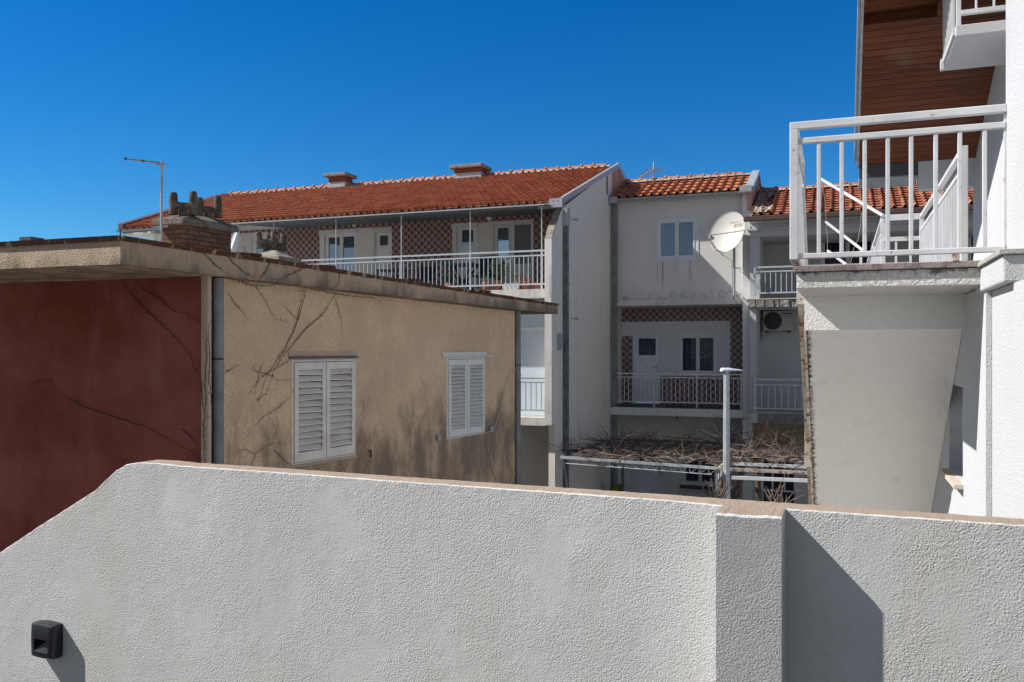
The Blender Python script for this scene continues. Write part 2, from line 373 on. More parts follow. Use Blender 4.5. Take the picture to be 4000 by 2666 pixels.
def wood():
    t = NT('wood_boards'); s = t.sep(); bx = t.math('DIVIDE', s[1], .104); fr = t.math('FRACT', bx); fl = t.math('FLOOR', bx)
    wn = t.n('TexWhiteNoise', noise_dimensions='1D'); t.l(fl, wn.inputs['W'])
    cb = t.n('CombineXYZ'); t.l(t.math('MULTIPLY', s[0], 1.3), cb.inputs[0]); t.l(t.math('MULTIPLY', s[1], 26), cb.inputs[1]); t.l(t.math('MULTIPLY', fl, 3.7), cb.inputs[2])
    g = t.noise(2.2, 7, .6, cb.outputs[0])
    c = t.mix(t.ramp(g, .3, .7), (.062, .018, .009), (.16, .05, .024)); c = t.mix(t.math('MULTIPLY', wn.outputs['Value'], .45), c, (.23, .072, .028))
    c = t.mix(t.ramp(t.noise(1.1, 4), .55, .75, 0, .4), c, (.24, .14, .10))
    k = t.noise(3.2, 2, .5, cb.outputs[0]); c = t.mix(t.ramp(k, .72, .78, 0, .8), c, (.035, .014, .008))
    gap = t.math('LESS_THAN', fr, .07); c = t.mix(gap, c, (.012, .006, .004))
    return t.done(c, .62, t.bump(t.math('SUBTRACT', 1.0, gap), .006, 1, t.bump(g, .002)), spec=.18)
M['wood'] = wood()
def mould():
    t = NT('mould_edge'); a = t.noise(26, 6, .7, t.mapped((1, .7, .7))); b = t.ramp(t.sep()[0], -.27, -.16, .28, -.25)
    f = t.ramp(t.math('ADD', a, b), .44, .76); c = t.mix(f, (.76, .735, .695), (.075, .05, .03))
    c = t.mix(t.ramp(t.noise(5, 4), .55, .8, 0, .25), c, (.4, .33, .26))
    return t.done(c, .92, t.bump(t.ramp(t.noise(40, 4, .6), .3, .7), .006), spec=.1)
M['stair_soffit'] = mould()
def slabedge():
    t = NT('slab_edge'); s = t.sep(); a = t.noise(7, 6, .7); z = t.ramp(s[2], .44, .57, -.06, .16)
    left = t.ramp(s[0], -.35, .25, .12, 0); f = t.ramp(t.math('ADD', t.math('ADD', a, z), left), .62, .76, 0, .85)
    c = t.mix(f, (.68, .665, .63), (.09, .08, .07)); g = t.noise(30, 4, .65)
    return t.done(c, .95, t.bump(t.ramp(g, .3, .7), .018), spec=.1)
M['slab_edge'] = slabedge()
def glass(name, tint=(.8, .85, .9), gl=.10, refl=(.8, .9, 1), mx_=.85):
    m = bpy.data.materials.new(name); m.use_nodes = True; t = m.node_tree; t.nodes.clear()
    o = t.nodes.new('ShaderNodeOutputMaterial'); tr = t.nodes.new('ShaderNodeBsdfTransparent'); tr.inputs[0].default_value = (*tint, 1)
    g = t.nodes.new('ShaderNodeBsdfGlossy'); g.inputs['Roughness'].default_value = .015; g.inputs[0].default_value = (*refl, 1)
    lw = t.nodes.new('ShaderNodeLayerWeight'); lw.inputs[0].default_value = .35
    mr = t.nodes.new('ShaderNodeMapRange'); mr.inputs['To Min'].default_value = gl; mr.inputs['To Max'].default_value = mx_
    mx = t.nodes.new('ShaderNodeMixShader'); t.links.new(lw.outputs['Facing'], mr.inputs[0]); t.links.new(mr.outputs[0], mx.inputs[0])
    t.links.new(tr.outputs[0], mx.inputs[1]); t.links.new(g.outputs[0], mx.inputs[2]); t.links.new(mx.outputs[0], o.inputs[0]); return m
M['glass'] = glass('glass'); M['glass_blue'] = glass('glass_blue', (.45, .8, .9), .30); M['glass_dim'] = glass('glass_dim', (.85, .88, .92), .015, (.5, .55, .6), .25)
def curtain_mat(name, a, b, lace=None, alpha_like=.0):
    t = NT(name); s = t.sep(); wv = t.noise(1, 3, .5, t.mapped((22, 1, .6))); c = t.mix(t.ramp(wv, .3, .7), a, b)
    if lace:
        v = t.n('TexVoronoi'); v.inputs['Scale'].default_value = 16; t.l(t.mapped((1, 0, 1)), v.inputs['Vector'])
        m = t.math('MULTIPLY', t.ramp(v.outputs['Distance'], .2, .35, 1, 0), t.math('MULTIPLY', t.math('GREATER_THAN', s[2], lace[0]), t.math('LESS_THAN', s[2], lace[1])))
        c = t.mix(t.math('MULTIPLY', m, .6), c, sc3(b, 3.0))
    return t.done(c, .9)
M['cur_blue_refl'] = curtain_mat('cur_blue_refl', (.02, .16, .28), (.07, .31, .46))  # blue is the sky's reflection in the pane, put into the cloth colour
M['cur_dark'] = curtain_mat('cur_dark', (.05, .05, .065), (.17, .17, .21), (-.25, .12))
M['cur_dim_refl'] = curtain_mat('cur_dim_refl', (.02, .05, .08), (.05, .10, .15))  # reflected sky of the left house's panes painted into the curtain
M['cur_purple'] = curtain_mat('cur_purple', (.025, .015, .03), (.10, .07, .12))
M['cur_white'] = curtain_mat('cur_white', (.3, .33, .38), (.5, .52, .56))
M['shade_grey'] = plain('shade_grey', (.16, .18, .20), .6)

# ------------------------------------------------------------------ ground
g = MB()
g.poly([(-300, -300, -4.4), (300, -300, -4.4), (300, 600, -4.4), (-300, 600, -4.4)])
g.build('ground', M['ground'], kind='structure')
M['paving'] = stucco('paving', (.60, .58, .54), .08, 20, .004, dirt=(.4, .38, .35), dirtamt=(.5, .8), streak=False)
M['dark_floor'] = stucco('dark_floor', (.07, .07, .072), .1, 20, .004)
g = MB(); g.poly([(-4.6, 3.4, -4.396), (.9, 3.4, -4.396), (.9, 17.2, -4.396), (-4.6, 17.2, -4.396)]); g.build('yard_paving', M['paving'], kind='structure')
g = MB(); g.box(-9, 6, -8, 3.0, -4.2, -2.75)
g.build('terrace_floor', M['dark_floor'], kind='structure')

# ------------------------------------------------------------------ generic builders
def bezel(mb, x0, x1, z0, z1, fw, y0, y1):
    mb.box(x0, x0+fw, y0, y1, z0, z1).box(x1-fw, x1, y0, y1, z0, z1).box(x0+fw, x1-fw, y0, y1, z1-fw, z1).box(x0+fw, x1-fw, y0, y1, z0, z0+fw); return mb
def curtain(x0, x1, z0, z1, y, amp=.018, per=.11):
    n = max(8, int((x1-x0)/per*8)); c = MB()
    c.grid(lambda u, v: (x0+(x1-x0)*u, y+amp*math.sin(2*math.pi*(x1-x0)*u/per)+.006*math.sin(u*37), z0+(z1-z0)*v), n, 1); return c
def window(par, x0, x1, z0, z1, Y, leaves=2, fw=.055, frame='pvc', pane='glass', cur='cur_dark', sash=.045):
    f = MB(); bezel(f, x0, x1, z0, z1, fw, Y-.02, Y+.05)
    fr = f.build('window', M[frame], par, bevel=.004)
    W = (x1-x0-2*fw); lw = W/leaves; s = MB()
    for i in range(leaves):
        a = x0+fw+i*lw+.004; b = a+lw-.008; bezel(s, a, b, z0+fw+.004, z1-fw-.004, sash, Y-.032, Y+.03)
        MB().box(a+sash, b-sash, Y, Y+.006, z0+fw+sash, z1-fw-sash).build('pane', M[pane], fr)
    s.build('sash', M[frame], fr, bevel=.004)
    if cur: curtain(x0+fw*.5, x1-fw*.5, z0+fw*.5, z1-fw*.5, Y+.085).build('curtain', M[cur], fr, smooth=True)
    return fr
def door(par, x0, x1, z0, z1, Y, gz0, gz1, fw=.05, frame='pvc', pane='glass', cur='cur_dim_refl', side=1):
    f = MB(); f.box(x0, x0+fw, Y-.02, Y+.05, z0, z1).box(x1-fw, x1, Y-.02, Y+.05, z0, z1).box(x0+fw, x1-fw, Y-.02, Y+.05, z1-fw, z1)
    d = f.build('door', M[frame], par, bevel=.004); a = x0+fw+.005; b = x1-fw-.005; t = .09
    l = MB(); l.box(a, b, Y-.012, Y+.03, z0+.02, gz0-.005)
    l.box(a, a+t, Y-.012, Y+.03, gz0-.005, z1-fw-.005).box(b-t, b, Y-.012, Y+.03, gz0-.005, z1-fw-.005).box(a+t, b-t, Y-.012, Y+.03, gz1, z1-fw-.005)
    bezel(l, a+t*.8, b-t*.8, z0+.12, gz0-.08, .018, Y-.02, Y-.012)
    l.build('door_leaf', M[frame], d, bevel=.003)
    MB().box(a+t, b-t, Y+.002, Y+.008, gz0-.005, gz1).build('pane', M[pane], d)
    curtain(a+t*.6, b-t*.6, gz0-.05, gz1+.05, Y+.07, .012).build('curtain', M[cur], d, smooth=True)
    hx = b-.045 if side > 0 else a+.045; hz = z0+1.0
    MB().box(hx-.012, hx+.012, Y-.025, Y-.012, hz-.1, hz+.08).bar((hx, Y-.04, hz+.02), (hx-.11*side, Y-.045, hz+.02), .016).build('handle', M['handle'], d)
    return d
def railing(par, p, q, z0, z1, sp=.11, post=.045, rail=.035, b=.018, mat='alu_rail', mid=.13, posts=None, name='railing', foot=.12, wtop=None, bevel=.0):
    """level railing between plan points p and q"""
    p = Vector((p[0], p[1], 0)); q = Vector((q[0], q[1], 0)); L = (q-p).length; d = (q-p)/L
    posts = posts if posts is not None else [0, L]; wtop = wtop or post
    at = lambda s, z: p+d*s+Vector((0, 0, z))
    r = MB(); r.bar(at(0, z1), at(L, z1), wtop, rail*1.2)
    ro = r.build(name, M[mat], par, bevel=bevel)
    MB().bar(at(post*.5, z1-mid), at(L-post*.5, z1-mid), rail, rail).build('middle_rail', M[mat], ro, bevel=bevel)
    MB().bar(at(post*.5, z0), at(L-post*.5, z0), rail, rail).build('bottom_rail', M[mat], ro, bevel=bevel)
    for s in posts:
        MB().bar(at(s, z0-foot), at(s, z1-rail*.6), post).build('post', M[mat], ro, bevel=bevel)
    n = max(1, int(round(L/sp)))
    for i in range(1, n):
        s = L*i/n
        if any(abs(s-k) < sp*.35 for k in posts): continue
        MB().bar(at(s, z0+rail/2), at(s, z1-mid-rail/2), b).build('baluster', M[mat], ro, bevel=bevel)
    return ro
def tiled(O, u, v, n, e0, e1, L, tw=.19, tl=.37, rh=.075):
    """rows of roll tiles; e0(s), e1(s) give the left and right end along the eave at slope distance s"""
    O = Vector(O); u = Vector(u).normalized(); v = Vector(v).normalized(); n = Vector(n).normalized(); mb = MB()
    T = [0, .07, .14, .21, .28, .35, .42, .5, .75]; H = [0, .62, .9, 1, .9, .62, .22, .02, 0]; RH = rh
    rows = int(math.ceil(L/tl))
    for j in range(rows):
        s0 = j*tl; s1 = min(L, s0+tl+.03); a = min(e0(s0), e0(s1)); bnd = max(e1(s0), e1(s1)); i0 = int(math.floor(a/tw)); i1 = int(math.ceil(bnd/tw))
        for i in range(i0, i1):
            if (i+.5)*tw < e0((s0+s1)/2) or (i+.5)*tw > e1((s0+s1)/2): continue
            jit = random.uniform(-.006, .006); ds = random.uniform(-.008, .008); rv = random.random(); b = len(mb.v); m = len(T)+1
            for row in (0, 1, 2):
                for k in range(m):
                    t = (T+[1.0])[k]; h = (H+[0])[k]*RH
                    if row == 0: sd, hh = s0+ds, h+.042+jit-.028
                    elif row == 1: sd, hh = s0+ds, h+.042+jit
                    else: sd, hh = s1, h
                    mb.v.append(tuple(O+u*((i+t)*tw)+v*sd+n*hh))
            for row in (0, 1):
                for k in range(m-1):
                    q = b+row*m+k; mb.f.append((q, q+1, q+m+1, q+m)); mb.a.append(rv)
    return mb
def ridge(p, q, r=.10, tl=.36):
    p = Vector(p); q = Vector(q); L = (q-p).length; d = (q-p)/L; up = Vector((0, 0, 1)); sd = d.cross(up).normalized(); mb = MB(); n = int(L/tl)
    for i in range(n):
        a = i*tl; b_ = a+tl+.04; b = len(mb.v); rv = random.random(); m = 9; jz = random.uniform(-.01, .01)
        for ss, rr in ((a, r*1.35), (a+.06, r*1.28), (a+.065, r), (b_, r*.86)):
            for k in range(m):
                an = math.pi*k/(m-1); mb.v.append(tuple(p+d*ss+sd*math.cos(an)*rr+up*(math.sin(an)*rr*.95+jz)))
        for row in range(3):
            for k in range(m-1):
                o_ = b+row*m+k; mb.f.append((o_, o_+1, o_+m+1, o_+m)); mb.a.append(rv)
        mb.f.append(tuple(range(b, b+m))); mb.a.append(rv)
    mo = MB()
    def strip(sgn):
        N = int(L/.06)
        def fn(a, c):
            s_ = L*a; wob = .025*math.sin(s_*17)+.03*math.sin(s_*41+1)+random.uniform(-.015, .015)
            if c < .5: return p+d*s_+sd*sgn*(r*.93)+up*.03
            return p+d*s_+sd*sgn*(r+.16+wob)+up*(-.045-.3*wob)
        mo.grid(fn, N, 1)
    strip(1); strip(-1)
    return mb, mo
def gutter(p, q, r=.065, mat='gutter_grey', par=None, clips=0, name='gutter'):
    p = Vector(p); q = Vector(q); d = (q-p).normalized(); sd = Vector((0, 0, 1)).cross(d).normalized(); mb = MB(); m = 9; b = 0
    for e in (p, q):
        for rr in (r, r-.006):
            for k in range(m):
                a = math.pi+math.pi*k/(m-1); mb.v.append(tuple(e+sd*math.cos(a)*rr+Vector((0, 0, 1))*math.sin(a)*rr))
    for k in range(m-1):
        mb.f.append((k, k+1, 2*m+k+1, 2*m+k)); mb.f.append((m+k+1, m+k, 3*m+k, 3*m+k+1))
    for e0 in (0, 2*m): mb.f += [(e0+k, e0+k+1, e0+m+k+1, e0+m+k) for k in range(m-1)]
    for kk in (0, m-1): mb.f.append((kk, m+kk, 3*m+kk, 2*m+kk))
    mb.f.append(tuple(range(m))); mb.f.append(tuple(range(2*m, 3*m)))
    g_ = mb.build(name, M[mat], par, smooth=True)
    if clips:
        L = (q-p).length; c = MB()
        for i in range(clips):
            e = p+d*(L*(i+.5)/clips)
            c.tube([e+sd*math.cos(a)*(r+.004)+Vector((0, 0, math.sin(a)*(r+.004))) for a in [math.pi+math.pi*k/8 for k in range(9)]], .012, 6)
        c.build('gutter_clip', M[mat], g_)
    return g_
def text(body, size, mat, parent, loc, rot, name='lettering', shear=0, bold=0):
    cu = bpy.data.curves.new(name, 'FONT'); cu.body = body; cu.size = size; cu.extrude = .0008; cu.shear = shear; cu.offset = bold
    cu.align_x = 'CENTER'; cu.align_y = 'CENTER'
    o = bpy.data.objects.new(name, cu); COL.objects.link(o); o.matrix_world = Matrix.Translation(loc) @ rot
    bpy.context.view_layer.update(); dg = bpy.context.evaluated_depsgraph_get()
    me = bpy.data.meshes.new_from_object(o.evaluated_get(dg)); me.transform(o.matrix_world); bpy.data.objects.remove(o)
    me.materials.clear(); me.materials.append(mat); o2 = bpy.data.objects.new(name, me); COL.objects.link(o2); o2.parent = parent
    if parent.type == 'EMPTY': o2.matrix_parent_inverse = Matrix.Translation(-parent.location)
    return o2
RX = Matrix.Rotation(R(90), 4, 'X')

# ================================================================== ROW HOUSE ONE (left, checkered balcony)
XS = -5.89          # plane of its right gable wall
H1 = thing('row_house', 'long left row house with terracotta roof, brown checkered balcony wall and tall plain gable', 'house', (-12, 19, -4.4), 'terracotta roofed row houses')
XL = -18.74
# gable wall on the right
side = MB(); prof = [(19.24, -4.4), (23.6, -4.4), (26.6, -4.4), (26.6, 4.45), (24.18, 5.16), (18.9, 3.17), (18.33, 2.64), (18.18, 2.43), (18.18, -1.66), (19.24, -1.66)]
prof = [(18.42, -4.4), (26.6, -4.4), (26.6, 4.52), (24.18, 5.21), (18.9, 3.19), (18.33, 2.64), (18.18, 2.43), (18.18, -1.66), (18.42, -1.66)]
side.prism([(XS, y, z) for y, z in prof], (-.15, 0, 0)); side.build('gable_wall', M['cream_wall'], H1)
pk = MB(); pk.prism([(XS+.004, y, z) for y, z in [(23.62, 4.0), (26.5, 3.6), (26.5, 4.545), (24.2, 5.225), (23.62, 5.02)]], (-.02, 0, 0)); pk.build('bare_gable', M['pink_wall'], H1)
# wall fin sunlit front sheet
MB().box(XS-.16, XS+.002, 18.172, 18.2, -1.668, 2.43).build('wall_fin', M['house_dirty'], H1)
MB().prism([(XS-.155, 18.17, 2.435), (XS-.155, 18.32, 2.65), (XS-.155, 18.9, 3.2), (XS-.155, 18.9, 3.17), (XS-.155, 18.34, 2.62), (XS-.155, 18.19, 2.41)], (.16, 0, 0)).build('fin_cap', M['concrete'], H1)
# back wall with openings (plane Y 21)
YB = 21.0; F1 = 1.25
def hx(px): return onY(px, 1000, YB).x
def hz(px, py): return onY(px, py, YB).z
ops = []
wA = (hx(1267), hx(1394), F1+.02, hz(1330, 910)); dA = (hx(1461), hx(1530), F1, hz(1495, 901))
dB = (hx(1781), hx(1865), F1, hz(1820, 883)); wB = (hx(1927), hx(2080), hz(2000, 1040), hz(2000, 872))
wC = (hx(800), hx(908), F1+.5, hz(860, 930)); dC = (hx(980), hx(1040), F1, hz(1000, 925))
hw = MB(); holewall(hw, XL+.3, XS-.15, F1-.2, 3.62, [wA, dA, dB, wB, wC, dC], lambda u, w_, d: (u, YB+d, w_), 0, .25)
hw.build('balcony_wall', M['house_white'], H1)
cl = MB()
for a, b, zt in ((wC[0]-.3, dC[1]+.06, hz(950, 912)), (hx(1248), hx(1532), hz(1400, 893)), (hx(1766), hx(2084), hz(1920, 868))): ops.append((a, b, F1-.2, zt))
holewall(cl, XL+.3, XS-.16, F1-.1, 3.45, ops, lambda u, w_, d: (u, YB-.014+d, w_), 0, .012); cl.build('tile_cladding', M['checker'], H1)
lint = MB()
for a, b, zt in ((hx(1248), hx(1394), hz(1400, 893)), (dA[0]-.06, hx(1532), hz(1500, 893)), (hx(1766), dB[1], hz(1820, 872)), (wB[0]-.1, wB[1]+.03, hz(2000, 862))):
    MB().box(a, b, YB-.045, YB-.0, zt-.11, zt-.005).build('lintel_band', M['white_smooth'], H1)
window(H1, *wA, YB+.07, 2, .06, cur='cur_dim_refl'); window(H1, *wC, YB+.07, 2, .06, pane='glass_blue', cur='cur_dim_refl')
door(H1, *dA, YB+.07, hz(1495, 958), hz(1495, 915)-.03, cur='cur_dim_refl'); door(H1, *dC, YB+.07, F1+1.1, dC[3]-.16, cur='cur_dim_refl')
door(H1, *dB, YB+.07, hz(1820, 960), hz(1820, 898), cur='cur_dim_refl')
xm = hx(1999)
window(H1, wB[0], xm, wB[2], wB[3], YB+.07, 1, .05, pane='glass_blue', cur='cur_dim_refl')
sh = MB(); bezel(sh, xm+.01, wB[1], wB[2], wB[3], .05, YB+.02, YB+.08); o = sh.build('insect_screen', M['pvc'], H1); MB().box(xm+.05, wB[1]-.04, YB+.05, YB+.055, wB[2]+.04, wB[3]-.04).build('mesh_sheet', M['shade_grey'], o)
for px, py in ((895, 893), (1384, 876), (1911, 852)):
    c = onY(px, py, YB-.08); l = MB(); l.lathe(c, [(.02, -.078), (.06, -.05), (.078, 0), (.06, .05), (.02, .078)], 16)
    gl = l.build('globe_lamp', M['globe'], H1, smooth=True); MB().lathe(c+Vector((0, .05, 0)), [(.035, 0), (.035, .03)], 12, (0, 1, 0)).build('lamp_base', M['white_plastic'], gl)
# slabs
MB().box(XL+.3, XS-.16, 18.25, YB, 1.14, 1.335).build('balcony_slab', M['house_dirty'], H1)
MB().box(XL+.3, XS-.16, 18.22, YB, -1.69, -1.51).build('balcony_slab', M['house_dirty'], H1)
MB().box(XL+.3, XS-.16, 20.2, 20.4, -4.4, -1.69).build('lower_wall', M['house_white'], H1)
MB().box(XL+.3, XS-.16, 20.2, 20.4, -1.51, 1.14).build('middle_wall', M['house_white'], H1)
MB().box(XL+.8, XL+1.0, 19.3, 26.4, -4.4, 3.3).build('end_wall', M['house_white'], H1)
MB().box(XL+.3, XS-.16, 26.4, 26.6, -4.4, 4.35).build('rear_wall', M['house_white'], H1)
MB().box(XL+.35, XS-.17, 20.45, 26.35, 3.62, 3.70).build('ceiling_slab', M['house_white'], H1)
pn = MB(); a = onY(1990, 1290, 18.75); b_ = onY(2130, 1290, 18.75)
pn.box(a.x-.6, XS-.17, 18.75, 18.79, -.1, .42).box(a.x-.6, XS-.17, 18.75, 18.79, .50, 1.13).box(a.x-.6, XS-.17, 18.75, 18.79, -1.5, -.102)
po = pn.build('balcony_panel', M['panel'], H1); MB().box(a.x-.6, XS-.18, 18.70, 18.75, .42, .50).box(XS-.23, XS-.17, 18.70, 18.75, -.05, 1.13).build('panel_frame', M['pvc'], po)
LT = -.65
railing(H1, (-9.4, 18.36), (XS-.17, 18.36), -1.36, LT, .125, .04, .03, .02, 'galv', .09)
# roof
zE = 3.33; sl = Vector((0, 24.18-18.92, 5.16-zE)); Ls = sl.length; nn = Vector((1, 0, 0)).cross(sl).normalized()
rf = tiled((XL, 18.92, zE), (1, 0, 0), sl, nn, lambda s: .12-.72*s/Ls, lambda s: XS-XL-.02, Ls-.1, .19, .375, .088)
ro = rf.build('tiled_roof', M['tiles'], H1)
MB().prism([(XL-.02, 18.95, zE-.02), (XL-.75, 24.18, 5.12), (XS-.02, 24.18, 5.12), (XS-.02, 18.95, zE-.02)], nn*-.06).build('roof_deck', M['awning'], ro)
MB().prism([(XL-.75, 24.2, 5.12), (XL-.1, 26.8, 4.25), (XS-.02, 26.8, 4.25), (XS-.02, 24.2, 5.12)], (0, 0, -.06)).build('rear_slope', M['tiles'], ro)
r1, r2 = ridge((XL-.45, 24.18, 5.20), (XS-.15, 24.18, 5.20)); r1.build('ridge_tiles', M['tiles'], ro, smooth=True); r2.build('ridge_mortar', M['mortar'], ro)
fl = MB(); fl.hexa([(XL-.06, 18.86, zE-.04), (XL+.10, 18.86, zE-.04), (XL-.60, 24.18, 5.12), (XL-.84, 24.18, 5.12)], [(XL-.06, 18.86, zE+.17), (XL+.10, 18.86, zE+.15), (XL-.60, 24.18, 5.27), (XL-.84, 24.18, 5.30)])
fl.build('verge_flashing', M['flash_brown'], H1)
# right verge flashing: slope and short rear slope
def verge(x0, x1, pts, th=.05, mat='gutter_grey', par=None):
    v = MB()
    for (ya, za), (yb, zb) in zip(pts[:-1], pts[1:]):
        v.hexa([(x0, ya, za), (x1, ya, za), (x1, yb, zb), (x0, yb, zb)], [(x0, ya, za+th), (x1, ya, za+th), (x1, yb, zb+th), (x0, yb, zb+th)])
        v.hexa([(x1, ya, za-.09), (x1+.012, ya, za-.09), (x1+.012, yb, zb-.09), (x1, yb, zb-.09)], [(x1, ya, za+th), (x1+.012, ya, za+th), (x1+.012, yb, zb+th), (x1, yb, zb+th)])
    return v.build('verge_flashing', M[mat], par)
verge(XS+.0, XS+.055, [(18.85, 3.40), (24.2, 5.24), (26.7, 4.50)], .05, 'galv', H1)
eb = MB(); eb.box(XS-.26, XS+.05, 18.80, 18.86, 3.28, 3.42)
for kx in (XS-.18, XS-.08): eb.lathe((kx, 18.79, 3.38), [(.018, 0), (.018, .02)], 10, (0, 1, 0))
eb.build('verge_end_plate', M['gutter_grey'], H1)
gutter((XL-.05, 18.82, 3.31), (XS-.5, 18.82, 3.31), .06, 'gutter_grey', H1, 12); MB().box(XS-.5, XS+.07, 18.72, 18.9, 3.20, 3.30).build('gutter_box', M['gutter_grey'], H1)
# corrugated awning and its thin posts
aw = MB(); x0a = onY(905, 860, 18.4).x; x1a = XS-.2
def awf(u, v):
    x = x0a+(x1a-x0a)*u; return (x, 18.32+2.6*v, 3.215+.22*v+.012*math.sin(2*math.pi*x/.09))
aw.grid(awf, int((x1a-x0a)/.09*8), 1); aw.build('awning', M['awning'], H1, smooth=True)
MB().box(x0a, x1a, 18.30, 18.318, 3.195, 3.218).build('awning_edge', M['galv'], H1)
pr = MB(); pxs = [onY(p, 1000, 18.4).x for p in (1070, 1313, 1568, 1837, 2116)]
pls = []
xa, xb = -13.2, XS-.19
rl = railing(H1, (xa, 18.4), (xb, 18.4), 1.455, 2.2, .108, .036, .032, .016, 'alu_rail', .105, posts=[p-xa for p in pxs]+[])
for p in pxs: MB().bar((p, 18.4, 1.335), (p, 18.4, 3.2), .024).build('awning_post', M['galv'], H1)
# chimneys
def chimney(par, cap, brk, base, yc, dy, mc='brick_red'):
    b = MB(); b.box(brk[0], brk[1], yc, yc+dy, brk[2], brk[3]); c = b.build('chimney', M[mc], par, bevel=.01)
    MB().box(cap[0], cap[1], yc-.1, yc+dy+.1, brk[3], brk[3]+.11).build('chimney_cap', M['concrete'], c, bevel=.02)
    MB().box(brk[0]-.02, brk[1]+.02, yc-.02, yc+dy+.02, base[0], base[1]).build('chimney_flashing', M['galv'], c)
q = lambda px, py: onY(px, py, 23.75)
chimney(H1, (q(1268, 0).x, q(1352, 0).x+.05), (q(1283, 0).x, q(1345, 0).x, 4.9, q(1300, 692).z), None or (4.85, q(1300, 713).z), 23.75, .5)
chimney(H1, (q(1759, 0).x, q(1886, 0).x), (q(1774, 0).x, q(1877, 0).x, 4.9, q(1820, 658).z), (4.85, q(1820, 676).z), 23.75, .62)
# downpipes
def downpipe(par, x, y, z0, z1, w_=.1, round_=False, mat='pipe_dark', joints=()):
    m = MB()
    if round_: m.tube([(x, y, z0), (x, y, z1)], w_/2, 16)
    else: m.box(x-w_/2, x+w_/2, y-w_/2, y+w_/2, z0, z1)
    p = m.build('downpipe', M[mat], par, smooth=round_, bevel=0 if round_ else .01)
    for z in joints:
        j = MB()
        if round_: j.tube([(x, y, z), (x, y, z+.05)], w_/2+.006, 16)
        else: j.box(x-w_/2-.008, x+w_/2+.008, y-w_/2-.008, y+w_/2+.008, z, z+.04)
        j.build('pipe_clip', M[mat], p)
    return p
downpipe(H1, XS+.06, 19.05, -4.4, 3.0, .115, False, 'pipe_dark', (1.9, 1.45, .2, -.25, -1.6, -2.6)); MB().box(XS-.02, XS+.13, 18.96, 19.13, 2.8, 3.22).build('hopper', M['gutter_grey'], H1, bevel=.01)
for py in (860, 1246):
    c = onX(2230, py, XS+.0); MB().bar(c, c+Vector((.14, 0, 0)), .012).tube([c+Vector((.14+.03*math.cos(k*.785), .0, .03*math.sin(k*.785))) for k in range(9)], .007, 6).build('wall_hook', M['dark_grey'], H1)
MB().box(XS, XS+.03, 18.55, 18.85, -.02, .35).build('vent_grille', M['galv'], H1)
# left end: white wall piece and gutter return
MB().box(XL+.02, XL+1.0, 18.95, 20.9, 3.20, 3.25).build('eave_soffit', M['house_white'], H1)

# ================================================================== ROW HOUSE TWO (middle)
H2 = thing('row_house', 'narrow middle row house with one curtained window blue with reflected sky beside the large satellite dish', 'house', (-4.1, 23.6, -4.4), 'terracotta roofed row houses')
Y2 = 23.6; XR = onY(2903, 1000, Y2).x; XC = onY(2936, 1000, Y2-.15).x; FS = 1.41
def ax(px, Y=Y2): return onY(px, 1000, Y).x
def az(px, py, Y=Y2): return onY(px, py, Y).z
w2 = (ax(2567), ax(2722), az(2645, 1014), az(2645, 856))
hw = MB(); holewall(hw, XS, XR, az(2600, 1168), 4.2, [w2], lambda u, w_, d: (u, Y2+d, w_), 0, .25); hw.build('upper_wall', M['stained'], H2)
sr = MB(); bezel(sr, w2[0]-.06, w2[1]+.05, w2[2]-.05, w2[3]+.06, .05, Y2-.012, Y2+.1); sr.build('window_surround', M['white_smooth'], H2)
window(H2, *w2, Y2+.02, 2, .05, cur='cur_blue_refl')
MB().box(XS, XR, Y2-.12, Y2+1.2, az(2650, 1194), az(2650, 1168)).build('floor_band', M['house_dirty'], H2, bevel=.01)
MB().box(XR, XC, Y2-.18, 26.3, -4.4, 4.24).build('party_wall', M['house_white'], H2)
pts = [(23.3, 4.13), (25.1, 4.86), (26.9, 4.3)]
MB().prism([(XC-.1, 23.4, 3.6), (XC-.1, 26.4, 3.4), (XC-.1, 26.6, 4.38), (XC-.1, 25.1, 4.84), (XC-.1, 23.35, 4.13)], (.104, 0, 0)).build('bare_gable', M['pink_wall'], H2)
YB2 = 24.8
bx = lambda px: onY(px, 1000, YB2).x
bz = lambda py, px=2650: onY(px, py, YB2).z
d2 = (bx(2474), bx(2580), bz(1578), bz(1309)); v2 = (bx(2652), bx(2800), bz(1462), bz(1308))
hw = MB(); holewall(hw, XS, XR+.05, bz(1592)-.02, bz(1194)+.2, [d2, v2], lambda u, w_, d: (u, YB2+d, w_), 0, .2); hw.build('balcony_wall', M['white_smooth'], H2)
door(H2, *d2, YB2+.05, bz(1388), bz(1322), pane='glass_dim', cur='cur_dark'); window(H2, *v2, YB2+.05, 2, .05, pane='glass_dim', cur='cur_dark')
cl = MB(); y = YB2
cl.box(bx(2419), XR+.04, y-.012, y, bz(1256), bz(1203)); cl.box(bx(2853), XR+.04, y-.012, y, bz(1470), bz(1256)); cl.box(bx(2417), bx(2471), y-.012, y, bz(1586), bz(1312)); cl.box(bx(2581), XR+.04, y-.012, y, bz(1586), bz(1470))
cl.build('tile_cladding', M['checker'], H2)
ZS = az(2650, 1596, Y2-.1)
MB().box(XS, XC+.0, Y2-.25, YB2, ZS-.19, ZS).build('balcony_slab', M['house_dirty'], H2); MB().box(XS, XR, Y2-.2, YB2, ZS+.001, ZS+.012).build('balcony_floor', M['floor_dark'], H2)
edge = MB()
k = XS+.02
while k < XC-.1: edge.box(k, min(k+.31, XC), Y2-.262, Y2-.25, ZS-.2, ZS+.006); k += .325
edge.build('edge_tiles', M['house_white'], H2)
xs_ = [ax(2550, Y2-.15)-XS, ax(2717, Y2-.15)-XS, ax(2890, Y2-.15)-XS]
